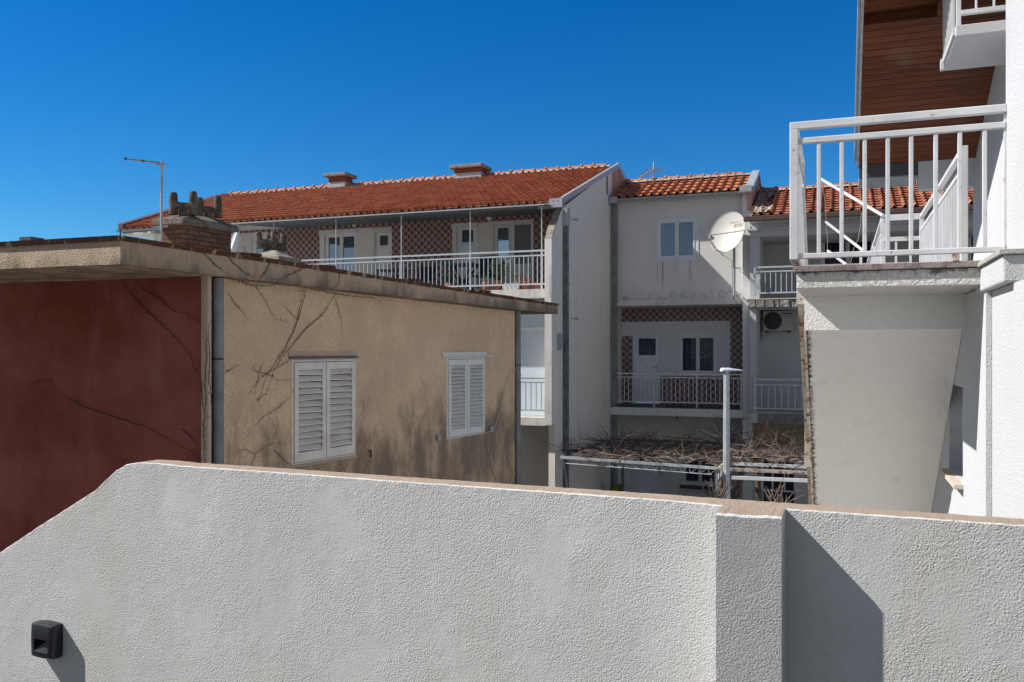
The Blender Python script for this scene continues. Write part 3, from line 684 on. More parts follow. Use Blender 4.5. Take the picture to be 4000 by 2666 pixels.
railing(H2, (XS+.03, Y2-.12), (XR, Y2-.12), ZS+.16, az(2600, 1461, Y2-.12), .118, .035, .028, .016, 'rail_old', .10, posts=[.02]+xs_, foot=.16)
# ground floor
gx = bx
d3 = (gx(2478), gx(2583), -4.4, bz(1760)); v3 = (gx(2665), gx(2805), bz(1892), bz(1772))
hw = MB(); holewall(hw, XS, XC, -4.4, ZS-.19, [d3, v3], lambda u, w_, d: (u, YB2+d, w_), 0, .2); hw.build('ground_floor_wall', M['house_white'], H2)
door(H2, *d3, YB2+.05, bz(1822), bz(1775), pane='glass_dim', cur='cur_dark'); window(H2, *v3, YB2+.05, 2, .05, pane='glass_dim', cur='cur_dark'); MB().box(v3[0]-.05, v3[1]+.35, YB2-.14, YB2, v3[2]-.09, v3[2]-.01).build('window_sill', M['dark_grey'], H2)
# roof
sl = Vector((0, 1.78, .73)); Ls = sl.length; nn = Vector((1, 0, 0)).cross(sl).normalized()
rf = tiled((XS, 23.32, 4.13), (1, 0, 0), sl, nn, lambda s: .02, lambda s: XC-XS-.12, Ls-.02, .225, .375); ro = rf.build('tiled_roof', M['tiles'], H2)
MB().prism([(XS, 23.28, 4.10), (XS, 25.1, 4.85), (XC-.05, 25.1, 4.85), (XC-.05, 23.28, 4.10)], nn*-.06).build('roof_deck', M['awning'], ro)
MB().prism([(XS, 25.1, 4.85), (XS, 27, 4.1), (XC-.05, 27, 4.1), (XC-.05, 25.1, 4.85)], (0, 0, -.06)).build('rear_slope', M['tiles'], ro)
r1, r2 = ridge((XS+.1, 25.1, 4.88), (XC-.1, 25.1, 4.88)); r1.build('ridge_tiles', M['tiles'], ro, smooth=True); r2.build('ridge_mortar', M['mortar'], ro)
verge(XC-.14, XC+.05, [(23.22, 4.16), (25.12, 4.94), (26.9, 4.3)], .05, 'galv', H2); MB().box(XC-.28, XC+.02, 23.2, 23.26, 4.08, 4.24).build('verge_end_plate', M['gutter_grey'], H2)
gutter((XS+.05, 23.27, 4.10), (XC+.04, 23.27, 4.10), .06, 'gutter_grey', H2, 6)
MB().box(XS+.01, XS+.25, 23.15, 23.4, 3.98, 4.15).build('gutter_box', M['gutter_grey'], H2)
downpipe(H2, XS+.12, 23.47, -4.4, 4.0, .12, False, 'pipe_blue', (3.2, 1.3, 0.2, -.6, -2.2))
MB().bar(onX(2372, 690, XS+.02), onX(2372, 760, XS+.02), .03).build('pipe_stub', M['pipe_dark'], H2)
def looped(c, r, n, jit, seed=0):
    rr = random.Random(seed); pts = []
    for k in range(n*10): a = k*.628; f = 1+rr.uniform(-jit, jit); pts.append(c+Vector((math.cos(a)*r*f*.7, -.01-.01*rr.random(), math.sin(a)*r*f)))
    return pts
cb = MB(); c = onY(2413, 1672, YB2-.03); cb.tube(looped(c, .11, 4, .25, 3), .008, 5)
tag(cb.build('cable_coil', M['wire'], None), 'coiled black cable hanging on the wall above the pergola near the downpipe', 'cable')
MB().lathe(onY(2645, 1636, YB2-.35), [(.02, 0), (.03, .05), (.012, .09), (.012, .16)], 8).build('bare_bulb_holder', M['dark_grey'], H2)

# ================================================================== ROW HOUSE THREE (right, behind the near railing)
H3 = thing('row_house', 'right row house with brown gutter and stone edged balconies, half hidden by white railings', 'house', (0, 23, -4.4), 'terracotta roofed row houses')
Y3 = 22.95; X3 = XC+.004; XE = 6.0; p3 = onY(2967, 1000, Y3).x
z3 = lambda py, px=3000, Y=Y3: onY(px, py, Y).z
ZF = z3(1168)
MB().box(X3, p3, Y3, 25.0, ZF, z3(925)).build('pillar', M['white_wall'], H3)
MB().box(X3, XE, Y3, 25.0, z3(925)+.004, z3(868)).build('eave_beam', M['white_wall'], H3)
MB().box(X3-.05, XE, Y3-.1, 25.0, z3(900), z3(893)).build('eave_moulding', M['white_wall'], H3)
YB3 = 24.9; cx_ = lambda px: onY(px, 1000, YB3).x
w4 = (cx_(3205), cx_(3420), ZF+.02, onY(3300, 905, YB3).z); w5 = (cx_(3776), cx_(3850), ZF+.02, w4[3])
hw = MB(); holewall(hw, p3, XE, ZF, z3(925)+.1, [w4, w5], lambda u, w_, d: (u, YB3+d, w_), 0, .2); hw.build('balcony_wall', M['white_wall'], H3)
window(H3, *w4, YB3+.05, 2, .06, pane='glass_dim', cur='cur_purple'); window(H3, *w5, YB3+.05, 1, .06, pane='glass_dim', cur='cur_purple')
MB().box(cx_(3150), cx_(3155)+.02, YB3-.02, YB3, ZF, w4[3]+.1).build('wall_trim', M['house_dirty'], H3)
MB().box(X3-.04, XE, Y3-.2, 25.0, z3(1203, 3000, Y3-.2), ZF-.03).build('balcony_slab', M['house_dirty'], H3)
MB().box(X3-.06, XE, Y3-.26, 25.0, ZF-.03, ZF).build('floor_tiles', M['stone_sill'], H3)
st = MB(); k = X3-.04; rr = random.Random(5)
while k < 2.5:
    wd = rr.uniform(.12, .24); zz0, zz1 = z3(1203, 3000, Y3-.2), ZF-.035; yo = Y3-.2-rr.uniform(.03, .07)
    st.hexa([(k, Y3-.2, zz0), (k+wd, Y3-.2, zz0), (k+wd, Y3-.2, zz1), (k, Y3-.2, zz1)][::-1], [(k+.015, yo, zz0+.015), (k+wd-.015, yo, zz0+.015), (k+wd-.015, yo, zz1-.015), (k+.015, yo, zz1-.015)][::-1]); k += wd+.012
st.build('stone_edge', M['stone_rough'], H3)
xa = onY(2948, 1000, Y3-.17).x
railing(H3, (xa, Y3-.17), (1.6, Y3-.17), ZF+.14, z3(1046, 2950, Y3-.17), .13, .05, .036, .022, 'alu_rail', .11, posts=[0, 1.9, 3.4], foot=.14)
# middle floor of house three
ZL = z3(1608, 3000, Y3-.1); YA = 24.4
pp = onY(2954, 1000, Y3).x
MB().box(X3, pp, Y3, YA, ZL, z3(1203)).build('pillar', M['white_wall'], H3)
MB().box(pp, XE, YA, YA+.2, ZL, z3(1203)).build('middle_wall', M['white_wall'], H3)
MB().box(X3-.04, XE, Y3-.1, 25.0, ZL-.06, ZL).build('balcony_slab', M['stone_grey'], H3)
MB().box(X3-.02, XE, Y3-.08, 25.0, ZL-.30, ZL-.06).build('slab_core', M['house_dirty'], H3)
st = MB(); k = X3+.2
while k < 2.0: st.box(k, k+.24, Y3-.11, Y3-.08, ZL-.29, ZL-.07); k += .255
st.build('edge_tiles', M['tile_grey'], H3)
xa = onY(2950, 1000, Y3-.05).x
railing(H3, (xa, Y3-.05), (1.4, Y3-.05), ZL+.07, z3(1482, 2950, Y3), .165, .05, .036, .020, 'rail_white', .14, posts=[0, 1.7], foot=.07)
MB().lathe(onY(3047, 1449, YA-.02), [(.04, 0), (.035, .02)], 12, (0, -1, 0)).build('wall_vent', M['stone_sill'], H3)
# ground floor of house three
MB().box(X3, XE, 24.0, 24.2, -2.6, ZL-.30).build('beige_wall', M['beige_wall'], H3)
gd = lambda px: onY(px, 1000, 24.2).x; gz = lambda py: onY(3040, py, 24.2).z
dd = (gd(2972), gd(3112), -4.4, gz(1770))
hw = MB(); holewall(hw, X3, XE, -4.4, -2.6, [(dd[0], dd[1], -4.4, min(dd[3], -2.65))], lambda u, w_, d: (u, 24.2+d, w_), 0, .2); hw.build('ground_floor_wall', M['house_white'], H3)
gg = MB(); x0, x1 = dd[0], dd[1]; zt = min(dd[3], -2.65); bezel(gg, x0, x1, -4.4, zt, .07, 24.2, 24.25)
for k in (1, 2): xx = x0+(x1-x0)*k/3; gg.box(xx-.022, xx+.022, 24.2, 24.24, gz(1915), zt)
gg.box(x0, x1, 24.195, 24.25, gz(1915)-.05, gz(1915)).box(x0, x1, 24.2, 24.24, -3.25, -3.2).box(x0, x1, 24.2, 24.25, -4.4, gz(1965))
go = gg.build('glazed_door', M['pvc'], H3); MB().box(x0, x1, 24.26, 24.28, -4.4, zt).build('pane', M['black'], go); MB().bar((x1-.05, 24.16, gz(1950)), (x1-.05, 24.16, gz(1910)), .03).build('handle', M['handle'], go)
# roof three
zr0 = z3(852, 3000, Y3-.35)+.06; YR = 25.3; zr1 = onY(3300, 730, YR).z
sl = Vector((0, YR-(Y3-.32), zr1-zr0)); Ls = sl.length; nn = Vector((1, 0, 0)).cross(sl).normalized()
rf = tiled((X3+.02, Y3-.32, zr0), (1, 0, 0), sl, nn, lambda s: 0.02, lambda s: XE-X3-.1, Ls-.05, .235, .27); ro = rf.build('tiled_roof', M['tiles_old'], H3)
MB().prism([(X3, Y3-.3, zr0-.02), (X3, YR, zr1-.02), (XE, YR, zr1-.02), (XE, Y3-.3, zr0-.02)], nn*-.06).build('roof_deck', M['awning'], ro)
MB().prism([(X3, YR, zr1-.02), (X3, YR+2, zr1-.7), (XE, YR+2, zr1-.7), (XE, YR, zr1-.02)], (0, 0, -.06)).build('rear_slope', M['tiles'], ro)
r1, r2 = ridge((X3+.1, YR, zr1+.02), (XE-.1, YR, zr1+.02)); r1.build('ridge_tiles', M['tiles_old'], ro, smooth=True); r2.build('ridge_mortar', M['mortar'], ro)
mp = MB()
def mpf(u, v):
    s = Ls*(.05+.85*v); wob = .1*math.sin(v*9)+random.uniform(-.05, .05)
    return Vector((X3+.06+(.36+wob)*u, Y3-.32, zr0))+sl.normalized()*s+nn*(.06+.02*math.sin(u*14)+random.uniform(-.01, .012))
mp.grid(mpf, 10, 26); mp.build('mortar_patch', M['mortar'], ro)
MB().box(X3-.12, XE, Y3-.45, Y3-.31, zr0-.13, zr0-.005).build('gutter', M['brown_gutter'], H3, bevel=.015)
MB().box(X3, XE, Y3-.31, 25.0, zr0-.12, zr0-.05).build('eave_board', M['house_white'], H3)

# ================================================================== TAN HOUSE (foreground left)
TH = thing('stucco_house', 'weathered tan stucco house with white louvred shutters and a dark red front wall', 'house', (-7, 8, -4.4))
C0 = Vector((-6.66, 8.06, 0)); C1 = Vector((-5.65, 15.21, 0)); dT = (C1-C0).normalized(); nT = Vector((dT.y, -dT.x, 0))   # nT points to +X
LT_ = (C1-C0).length
def tw(s, z, d=0): return C0+dT*s-nT*d+Vector((0, 0, z))        # d goes into the wall
def onT(px, py, off=0): return onP(px, py, C0+nT*off, nT)
def tS(px, py): p = onT(px, py); return (p-C0).dot(dT), p.z
sh1 = (tS(1138, 1408)[0], tS(1387, 1408)[0], -1.47, -.135); sh2 = (tS(1744, 1398)[0], tS(1892, 1398)[0], -1.47, -.135)
def rtop(s): return .83-.14*s/LT_
wl = MB(); holewall(wl, 0, LT_, -4.4, .66, [sh1, sh2], lambda u, w_, d: tw(u, w_, d), 0, .25)
wl.prism([tw(0, .66), tw(LT_, .66), tw(LT_, rtop(LT_)+.05), tw(0, rtop(0)+.05)], -nT*.25); wl.build('side_wall', M['tan'], TH)
wl = MB(); wl.prism([tw(LT_, -4.4, .02), tw(LT_, -4.4, 8), tw(LT_, .75, 8), tw(LT_, .75, .02)], -dT*.2); wl.build('rear_wall', M['tan'], TH)
RC = Vector((-6.78, 7.92, 0))
MB().box(-15, -6.65, 7.95, 8.15, -4.4, .86).build('red_wall', M['red'], TH)
pa = onY(790, 1300, 7.93).x; pb = onY(835, 1300, 7.93).x
MB().box(pa, -6.585, 7.90, 7.97, -4.4, .85).build('corner_pilaster', M['pilaster'], TH, bevel=.02)
# roof slab
F0 = Vector((-6.64, 6.69, 0)); F1_ = Vector((-5.13, 16.23, 0)); FL = Vector((-15, 6.69, 0)); FB = Vector((-15, 16.9, 0))
def lift(p, z): return Vector((p.x, p.y, z))
rs = MB(); bot = [lift(FL, .84), lift(F0, .84), lift(F1_, .69), lift(FB, .69)]; top = [lift(FL, 1.10), lift(F0, 1.10), lift(F1_, .865), lift(FB, .865)]
# fascia gets gently wavy lower edge
def wav(a, b, za, zb, n, amp):
    return [lift(a.lerp(b, i/n), za+(zb-za)*i/n+amp*math.sin(i*1.3)*(0 < i < n)) for i in range(n+1)]
bf = wav(FL, F0, .855, .84, 12, .003)+wav(F0, F1_, .84, .69, 22, .006)[1:]; tf = wav(FL, F0, 1.11, 1.10, 12, .002)+wav(F0, F1_, 1.10, .865, 22, .004)[1:]
for i in range(len(bf)-1): rs.poly([bf[i], bf[i+1], tf[i+1], tf[i]])
rs.poly([lift(FB, .69)]+[lift(FL, .855)]+bf[1:]) if False else rs.poly([lift(FB, .69)]+bf)
rs.poly([lift(FB, .865)]+tf[::-1][:-1]+[tf[0]]); rs.poly([bf[-1], lift(FB, .69), lift(FB, .865), tf[-1]]); rs.poly([lift(FB, .69), bf[0], tf[0], lift(FB, .865)])
roof = rs.build('roof_slab', M['tan_fascia'], TH)
fm = MB()
def flash(a, b, za, zb, out, n):
    o_ = out
    for i in range(n):
        p = a.lerp(b, i/n); q_ = a.lerp(b, (i+1)/n); z0 = za+(zb-za)*i/n; z1 = za+(zb-za)*(i+1)/n; k = random.uniform(-.006, .006)
        fm.hexa([lift(p+o_*.02, z0-.028+k), lift(q_+o_*.02, z1-.028-k), lift(q_+o_*.012, z1-.028-k), lift(p+o_*.012, z0-.028+k)], [lift(p+o_*.035, z0+.022), lift(q_+o_*.035, z1+.022+k), lift(q_-o_*.25, z1+.03), lift(p-o_*.25, z0+.03)])
nF = Vector(((F1_-F0).y, -(F1_-F0).x, 0)).normalized()
flash(FL, F0, 1.11, 1.10, Vector((0, -1, 0)), 14); flash(F0, F1_, 1.10, .865, nF, 26)
fm.build('rusty_flashing', M['rust'], TH)
sp = MB(); sp.bar(lift(F0, 1.1), lift(F0, 1.2), .012); sp.build('flashing_spike', M['dark_grey'], TH); p = onY(120, 930, 8.4); MB().box(p.x-.08, p.x+.12, 8.3, 8.5, 1.05, p.z).build('roof_vent', M['dark_grey'], TH)
# bits of old roof tile poking over the flashing
for px in (930, 1235, 1585, 1870):
    bt = MB()
    s = (px-470)/1710.0; pr_ = F0.lerp(F1_, 0); d = ray(px, 1000); 
    t_ = max(0, min(1, ((onP(px, 1000, F0, nF)-F0).dot((F1_-F0).normalized()))/(F1_-F0).length)); c = F0.lerp(F1_, t_); zt = 1.10+(.865-1.10)*t_
    e = (F1_-F0).normalized(); bt.hexa([lift(c-nF*.1, zt+.03), lift(c+nF*.03, zt+.03), lift(c+nF*.03+e*.35, zt+.02), lift(c-nF*.1+e*.35, zt+.02)], [lift(c-nF*.1, zt+.05), lift(c+nF*.03, zt+.042), lift(c+nF*.03+e*.33, zt+.055), lift(c-nF*.1+e*.33, zt+.065)])
    bt.build('loose_roof_tile', M['rust'], TH)
# shutters
def shutter(par, s0, s1, z0, z1, n, mat, tiltamp):
    W = s1-s0; fr = MB()
    def b_(u0, u1, w0, w1, d0, d1, mb):
        P = [tw(u0, w0, d0), tw(u1, w0, d0), tw(u1, w0, d1), tw(u0, w0, d1)]; Q = [tw(u0, w1, d0), tw(u1, w1, d0), tw(u1, w1, d1), tw(u0, w1, d1)]; mb.hexa(P, Q)
    b_(s0, s0+.03, z0, z1, -.01, .08, fr); b_(s1-.03, s1, z0, z1, -.01, .08, fr); b_(s0+.03, s1-.03, z1-.03, z1, -.01, .08, fr); b_(s0+.03, s1-.03, z0, z0+.02, -.01, .08, fr)
    wf = fr.build('window', M[mat], par, bevel=.003)
    bk = MB(); b_(s0, s1, z0, z1, .16, .18, bk); bk.build('dark_glazing', M['black'], wf)
    mid = (s0+s1)/2
    for a, b in ((s0+.035, mid-.006), (mid+.006, s1-.035)):
        lf = MB(); st_ = .055*(W/1.3+.25)
        b_(a, a+st_, z0+.03, z1-.035, -.03, .012, lf); b_(b-st_, b, z0+.03, z1-.035, -.03, .012, lf); b_(a+st_, b-st_, z1-.035-.095, z1-.035, -.03, .012, lf); b_(a+st_, b-st_, z0+.03, z0+.03+.12, -.03, .012, lf)
        lo = lf.build('shutter_leaf', M[mat], wf, bevel=.003)
        zz0 = z0+.15; zz1 = z1-.13; sl_ = MB(); stp = (zz1-zz0)/n
        for i in range(n):
            zc = zz0+stp*(i+.5); hh = stp*.36; j = random.uniform(-1, 1)*tiltamp
            P = [tw(a+st_-.004, zc-hh+j, -.026), tw(b-st_+.004, zc-hh-j, -.026), tw(b-st_+.004, zc+hh-j, .022), tw(a+st_-.004, zc+hh+j, .022)]
            sl_.hexa(P, [p_+Vector((0, 0, .011)) for p_ in P])
        sl_.build('slats', M[mat], lo)
    return wf
shutter(TH, *sh1, 13, 'wood_white', .004); shutter(TH, *sh2, 17, 'alu_white', 0)
l1 = MB(); a, b = sh1[0]-.05, sh1[1]+.03
l1.hexa([tw(a, -.12, -.05), tw(b, -.12, -.05), tw(b, -.12, 0), tw(a, -.12, 0)], [tw(a, -.098, -.04), tw(b, -.098, -.04), tw(b, -.098, 0), tw(a, -.098, 0)]); l1.build('drip_strip', M['pipe_dark'], TH)
l1 = MB(); l1.hexa([tw(a-.01, -.088, -.014), tw(b, -.088, -.02), tw(b, -.088, 0), tw(a, -.088, 0)], [tw(a, -.03, -.012), tw(b, -.035, -.012), tw(b, -.035, 0), tw(a, -.03, 0)]); l1.build('rough_lintel', M['pilaster'], TH)
l1 = MB(); a, b = sh2[0]-.15, sh2[1]+.2
l1.hexa([tw(a, -.125, -.05), tw(b, -.125, -.05), tw(b, -.125, 0), tw(a, -.125, 0)], [tw(a, -.10, -.045), tw(b, -.10, -.045), tw(b, -.10, 0), tw(a, -.10, 0)])
l1.hexa([tw(a, -.10, -.02), tw(b-.15, -.10, -.02), tw(b-.15, -.10, 0), tw(a, -.10, 0)], [tw(a, -.05, -.02), tw(b-.15, -.05, -.02), tw(b-.15, -.05, 0), tw(a, -.05, 0)]); l1.build('drip_strip', M['alu_white'], TH)
sil = MB(); sil.hexa([tw(sh1[0]-.02, -1.50, -.035), tw(sh1[1]+.02, -1.50, -.035), tw(sh1[1]+.02, -1.50, 0), tw(sh1[0]-.02, -1.50, 0)], [tw(sh1[0]-.02, -1.472, -.02), tw(sh1[1]+.02, -1.472, -.02), tw(sh1[1]+.02, -1.472, 0), tw(sh1[0]-.02, -1.472, 0)]); sil.build('window_sill', M['pilaster'], TH)
# hooks, sockets
hk = MB(); c = onT(1440, 1765, .02); hk.box(c.x-.0, c.x+.02, c.y, c.y+.06, c.z, c.z+.015).box(c.x, c.x+.015, c.y+.05, c.y+.062, c.z-.09, c.z); hk.build('shutter_hook', M['black'], TH)
for px, py in ((1713, 1711), (1918, 1677)):
    c = onT(px, py, .02); MB().box(c.x-.01, c.x+.03, c.y-.05, c.y+.05, c.z-.05, c.z+.05).build('shutter_catch', M['galv'], TH, bevel=.006)
wr = MB(); pts = [onT(*p, .03) for p in ((2005, 1425), (1985, 1480), (1965, 1555), (1945, 1620), (1935, 1665), (1925, 1680), (1900, 1692), (1893, 1690))]; wr.tube(pts, .006, 5)
wr.build('loose_wire', M['wire_light'], TH); wr = MB(); wr.tube([onT(*p, .02) for p in ((1893, 1695), (1905, 1770), (1925, 1850), (1945, 1900))], .003, 4); wr.build('loose_wire', M['wire'], TH)
# downpipes on the tan house
pc = onP(852, 1300, C0+nT*.07, nT)
downpipe(TH, pc.x, pc.y, -4.4, .80, .125, True, 'pipe_blue', (-.22, -.35)); MB().tube([(pc.x, pc.y, -.12), (pc.x, pc.y, -.10)], .068, 16).build('pipe_bracket', M['rust'], TH)
pc2 = onP(2022, 1400, C1+nT*.0+dT*.08, dT); downpipe(TH, pc2.x, pc2.y, -4.4, .72, .115, True, 'pipe_blue', (-.5, -2.0)); MB().tube([(pc2.x, pc2.y, -.31), (pc2.x, pc2.y, -.29)], .063, 16).build('pipe_bracket', M['rust'], TH)
# brick chimney with H pots
def frame_pts(c, L, Wd, z0, z1, e):       # box along dT
    n_ = Vector((1, 0, 0)); return [c+Vector((0, 0, z0)), c-n_*Wd+Vector((0, 0, z0)), c-n_*Wd+e*L+Vector((0, 0, z0)), c+e*L+Vector((0, 0, z0))], [c+Vector((0, 0, z1)), c-n_*Wd+Vector((0, 0, z1)), c-n_*Wd+e*L+Vector((0, 0, z1)), c+e*L+Vector((0, 0, z1))]
ch = MB(); pc = atD(716, 1000, 13.0); pc.z = 0; zc1 = atD(716, 880, 13.0).z
P, Q = frame_pts(pc, .94, .40, .9, zc1, dT); ch.hexa(P, Q); cho = ch.build('chimney', M['brick_old'], TH, bevel=.008)
cap = MB(); P, Q = frame_pts(pc+Vector((.09, -.10, 0)), 1.10, .58, zc1, zc1+.10, dT); cap.hexa(P, Q)
ctr = pc+dT*.47-Vector((.2, 0, 0)); cap.hexa(Q, [lift(p_, zc1+.17) if False else lift(ctr+(Vector((p_.x, p_.y, 0))-ctr)*.45, zc1+.19) for p_ in Q])
cap.build('chimney_cap', M['concrete_dark'], cho, bevel=.015)
def hpot(c, z, h, r, par, ex=Vector((1, 0, 0)), tall=0.0):
    m = MB(); half = r*2.25
    for s in (-1, 1):
        t_ = c+ex*half*s; tt = tall if s > 0 else 0
        m.lathe(lift(t_, z+.05), [(r*1.12, 0), (r*1.02, h*.3), (r, h*.8), (r*.9, h+tt-.02), (r*.7, h+tt), (r*.62, h+tt-.03)], 14)
    m.lathe(lift(c, z-.03), [(r*1.05, 0), (r, h*.3), (r*.95, h*.58)], 14)
    m.tube([lift(c-ex*half, z+h*.60), lift(c, z+h*.56), lift(c+ex*half, z+h*.60)], r*.82, 12)
    return m.build('chimney_pot', M['pot_dark'], par, smooth=True)
dH = Vector((.80, .60, 0)).normalized()
c1 = atD(716, 800, 13.1); hpot(Vector((c1.x, c1.y, 0)), onP(716, 848, c1, Vector((0, 1, 0))).z-.02, .33, .062, cho, dH, .03)
c2 = atD(815, 800, 13.6); hpot(Vector((c2.x, c2.y, 0)), atD(815, 862, 13.6).z, .30, .060, cho, dH, .04)
ch2 = MB(); c3 = atD(1040, 990, 18.0); ch2.lathe((c3.x+.2, c3.y, .85), [(.75, 0), (.55, atD(1040, 1012, 18).z-.85), (.1, atD(1040, 982, 18).z-.85)], 4)
cho2 = ch2.build('chimney', M['concrete'], TH)
hpot(Vector((c3.x, c3.y, 0)), atD(1040, 982, 18).z, .34, .066, cho2, dH, .02); c4 = atD(1078, 980, 18.5); hpot(Vector((c4.x, c4.y, 0)), atD(1078, 990, 18.5).z, .33, .066, cho2, dH, .03)

# creepers ---------------------------------------------------------
def creep(mb, pts, r=.006, tw_=1.0, seed=1, nrm=None):
    rr = random.Random(seed); fine = []
    for a, b in zip(pts[:-1], pts[1:]):
        n = max(2, int((b-a).length/.05))
        for i in range(n): fine.append(a.lerp(b, i/n)+Vector((rr.uniform(-1, 1), rr.uniform(-1, 1), rr.uniform(-1, 1)))*.006)
    fine.append(pts[-1]); nn0 = len(fine); mb.tube(fine, [r*max(.35, min(1, (i+1)/(nn0*.25), (nn0-i)/(nn0*.6))) for i in range(nn0)], 4)
    for p in fine[1:]:
        if rr.random() < .45*tw_:
            d = Vector((rr.uniform(-1, 1), rr.uniform(-1, 1), rr.uniform(-1, 1))); 
            if nrm is not None: d -= nrm*d.dot(nrm)*.8
            L = rr.uniform(.015, .05)
            mb.tube([p, p+d*L*.6, p+d*L+Vector((0, 0, rr.uniform(-.01, .02)))], r*.6, 3, r*.3)
            if rr.random() < .3: mb.lathe(p+d*L*.5, [(.001, -.008), (.007, 0), (.001, .008)], 4)
nf3 = nF
onF = lambda px, py: onP(px, py, F0+nF*.012, nF)
cr = MB()
for sd, pl in enumerate([
    [(505*1.7, 2500)],
    [(782, 1420-40), (800, 1330), (830, 1250), (822, 1180)]]):
    pass
tanlines = [[(1108, 1190), (1160, 1250), (1185, 1130)],
    [(1195, 1130), (1180, 1200), (1150, 1290), (1110, 1370), (1060, 1440), (1030, 1500), (1010, 1570)], [(1310, 1150), (1260, 1230), (1200, 1280), (1150, 1340), (1100, 1400), (1070, 1450), (1040, 1540), (1005, 1565)],
    [(1000, 1420), (985, 1440), (1010, 1455), (1050, 1465), (1090, 1490), (1140, 1480)], [(1140, 1400), (1080, 1440), (1040, 1460), (1000, 1500), (970, 1540)], [(1025, 1420), (1010, 1470), (995, 1540)],
    [(1135, 1550), (1080, 1600), (1030, 1630), (990, 1670)], [(890, 1140), (930, 1200), (970, 1250)], [(905, 1085), (960, 1110), (1040, 1120), (1110, 1105), (1180, 1120), (1220, 1130)], [(1180, 1125), (1250, 1135), (1320, 1150), (1400, 1160), (1460, 1165), (1490, 1180), (1496, 1200)],
    [(1310, 1155), (1330, 1240), (1340, 1320)], [(890, 1090), (960, 1105), (1000, 1120), (1040, 1180), (1070, 1240), (1130, 1265)], [(880, 1460), (910, 1440), (930, 1425)],
    [(920, 1770), (960, 1755), (1000, 1775), (1040, 1745), (1080, 1730)], [(1000, 1775), (985, 1810), (960, 1850)], [(1070, 1755), (1100, 1790), (1150, 1830)], [(1165, 1140), (1180, 1135)]]
for k, pl in enumerate(tanlines): creep(cr, [onT(x, y, .02) for x, y in pl], .0055 if k in (1, 2, 9) else .0034, 1.3, k, nT)
fl_ = [[(785, 975), (815, 1010), (850, 1045), (900, 1080)], [(888, 992), (910, 1025), (950, 1060), (1000, 1090)], [(1055, 1015), (1050, 1040), (1035, 1070), (1015, 1095)], [(1195, 1030), (1175, 1055), (1120, 1080), (1080, 1105)], [(1310, 1045), (1326, 1075), (1325, 1110), (1290, 1135)]]
for k, pl in enumerate(fl_): creep(cr, [onF(x, y) for x, y in pl], .0045, 1.0, 30+k, nF)
tag(cr.build('climbing_vine', M['creeper']), 'leafless creeper branching over the tan side wall and fascia beside the shutters', 'climbing plant', 'bare creepers on the old house')
cr = MB(); onR = lambda px, py: onY(px, py, 7.93)
redl = [[(475, 1090), (500, 1135), (550, 1190), (600, 1240), (650, 1285), (700, 1335), (740, 1385), (762, 1440), (785, 1480)], [(525, 1095), (560, 1130), (620, 1165), (680, 1215), (730, 1225), (788, 1270)], [(190, 1485), (215, 1515), (250, 1545), (310, 1580), (370, 1605), (440, 1625), (520, 1655), (570, 1665), (620, 1695), (680, 1730), (740, 1760), (785, 1795)],
    [(115, 1500), (150, 1490), (195, 1488)], [(130, 1115), (170, 1100), (205, 1085), (300, 1085), (400, 1087), (480, 1092), (560, 1085), (600, 1075), (630, 1062), (700, 1062), (780, 1072)], [(708, 1675), (740, 1705), (775, 1740)]]
for k, pl in enumerate(redl): creep(cr, [onR(x, y) for x, y in pl], .0058, 1.4, 60+k, Vector((0, 1, 0)))
onPl = lambda px, py: onY(px, py, 7.885)
for k, pl in enumerate([[(790, 1275), (805, 1305), (808, 1400), (800, 1500), (806, 1560), (795, 1640), (800, 1720), (792, 1800)], [(825, 1250), (812, 1290), (820, 1400), (815, 1480), (825, 1550), (830, 1620), (800, 1640), (790, 1690), (800, 1760), (796, 1830)], [(785, 1480), (790, 1560), (800, 1620)]]): creep(cr, [onPl(x, y) for x, y in pl], .0045, 1.2, 80+k, Vector((0, 1, 0)))
tag(cr.build('climbing_vine', M['creeper']), 'thin bare creeper crossing the dark red wall and corner pilaster', 'climbing plant', 'bare creepers on the old house')

# antenna on the tan house
A = thing('tv_antenna', 'tall thin TV antenna with one long arm rising beside the old brick chimney', 'antenna', (-9.0, 10.5, .9), 'rooftop antennas')
a0 = atD(628, 1000, 12.0); a1 = atD(633, 632, 12.0)
MB().tube([a0, a1], .016, 10).build('mast', M['galv'], A, smooth=True)
b0 = atD(490, 622, 12.0); b1 = atD(641, 639, 12.0)
bm = MB(); bm.bar(b0, b1, .022, .02); bm.build('boom', M['galv'], A)
el = MB(); vd = (b1-b0).normalized().cross(Vector((0, 0, 1)))
for i in range(18): c = b0.lerp(b1, .03+i*.05); el.bar(c-vd*.06, c+vd*.06, .004)
el.bar(b0.lerp(b1, -.01), b0.lerp(b1, .03), .035); el.bar(b0.lerp(b1, .45), b0.lerp(b1, .47), .035); el.build('antenna_elements', M['dark_grey'], A)
MB().bar(atD(612, 642, 12.0), atD(645, 642, 12.0), .035).build('clamp', M['galv'], A)
MB().bar(atD(600, 888, 12), atD(655, 884, 12), .02).build('mast_bracket', M['galv'], A)

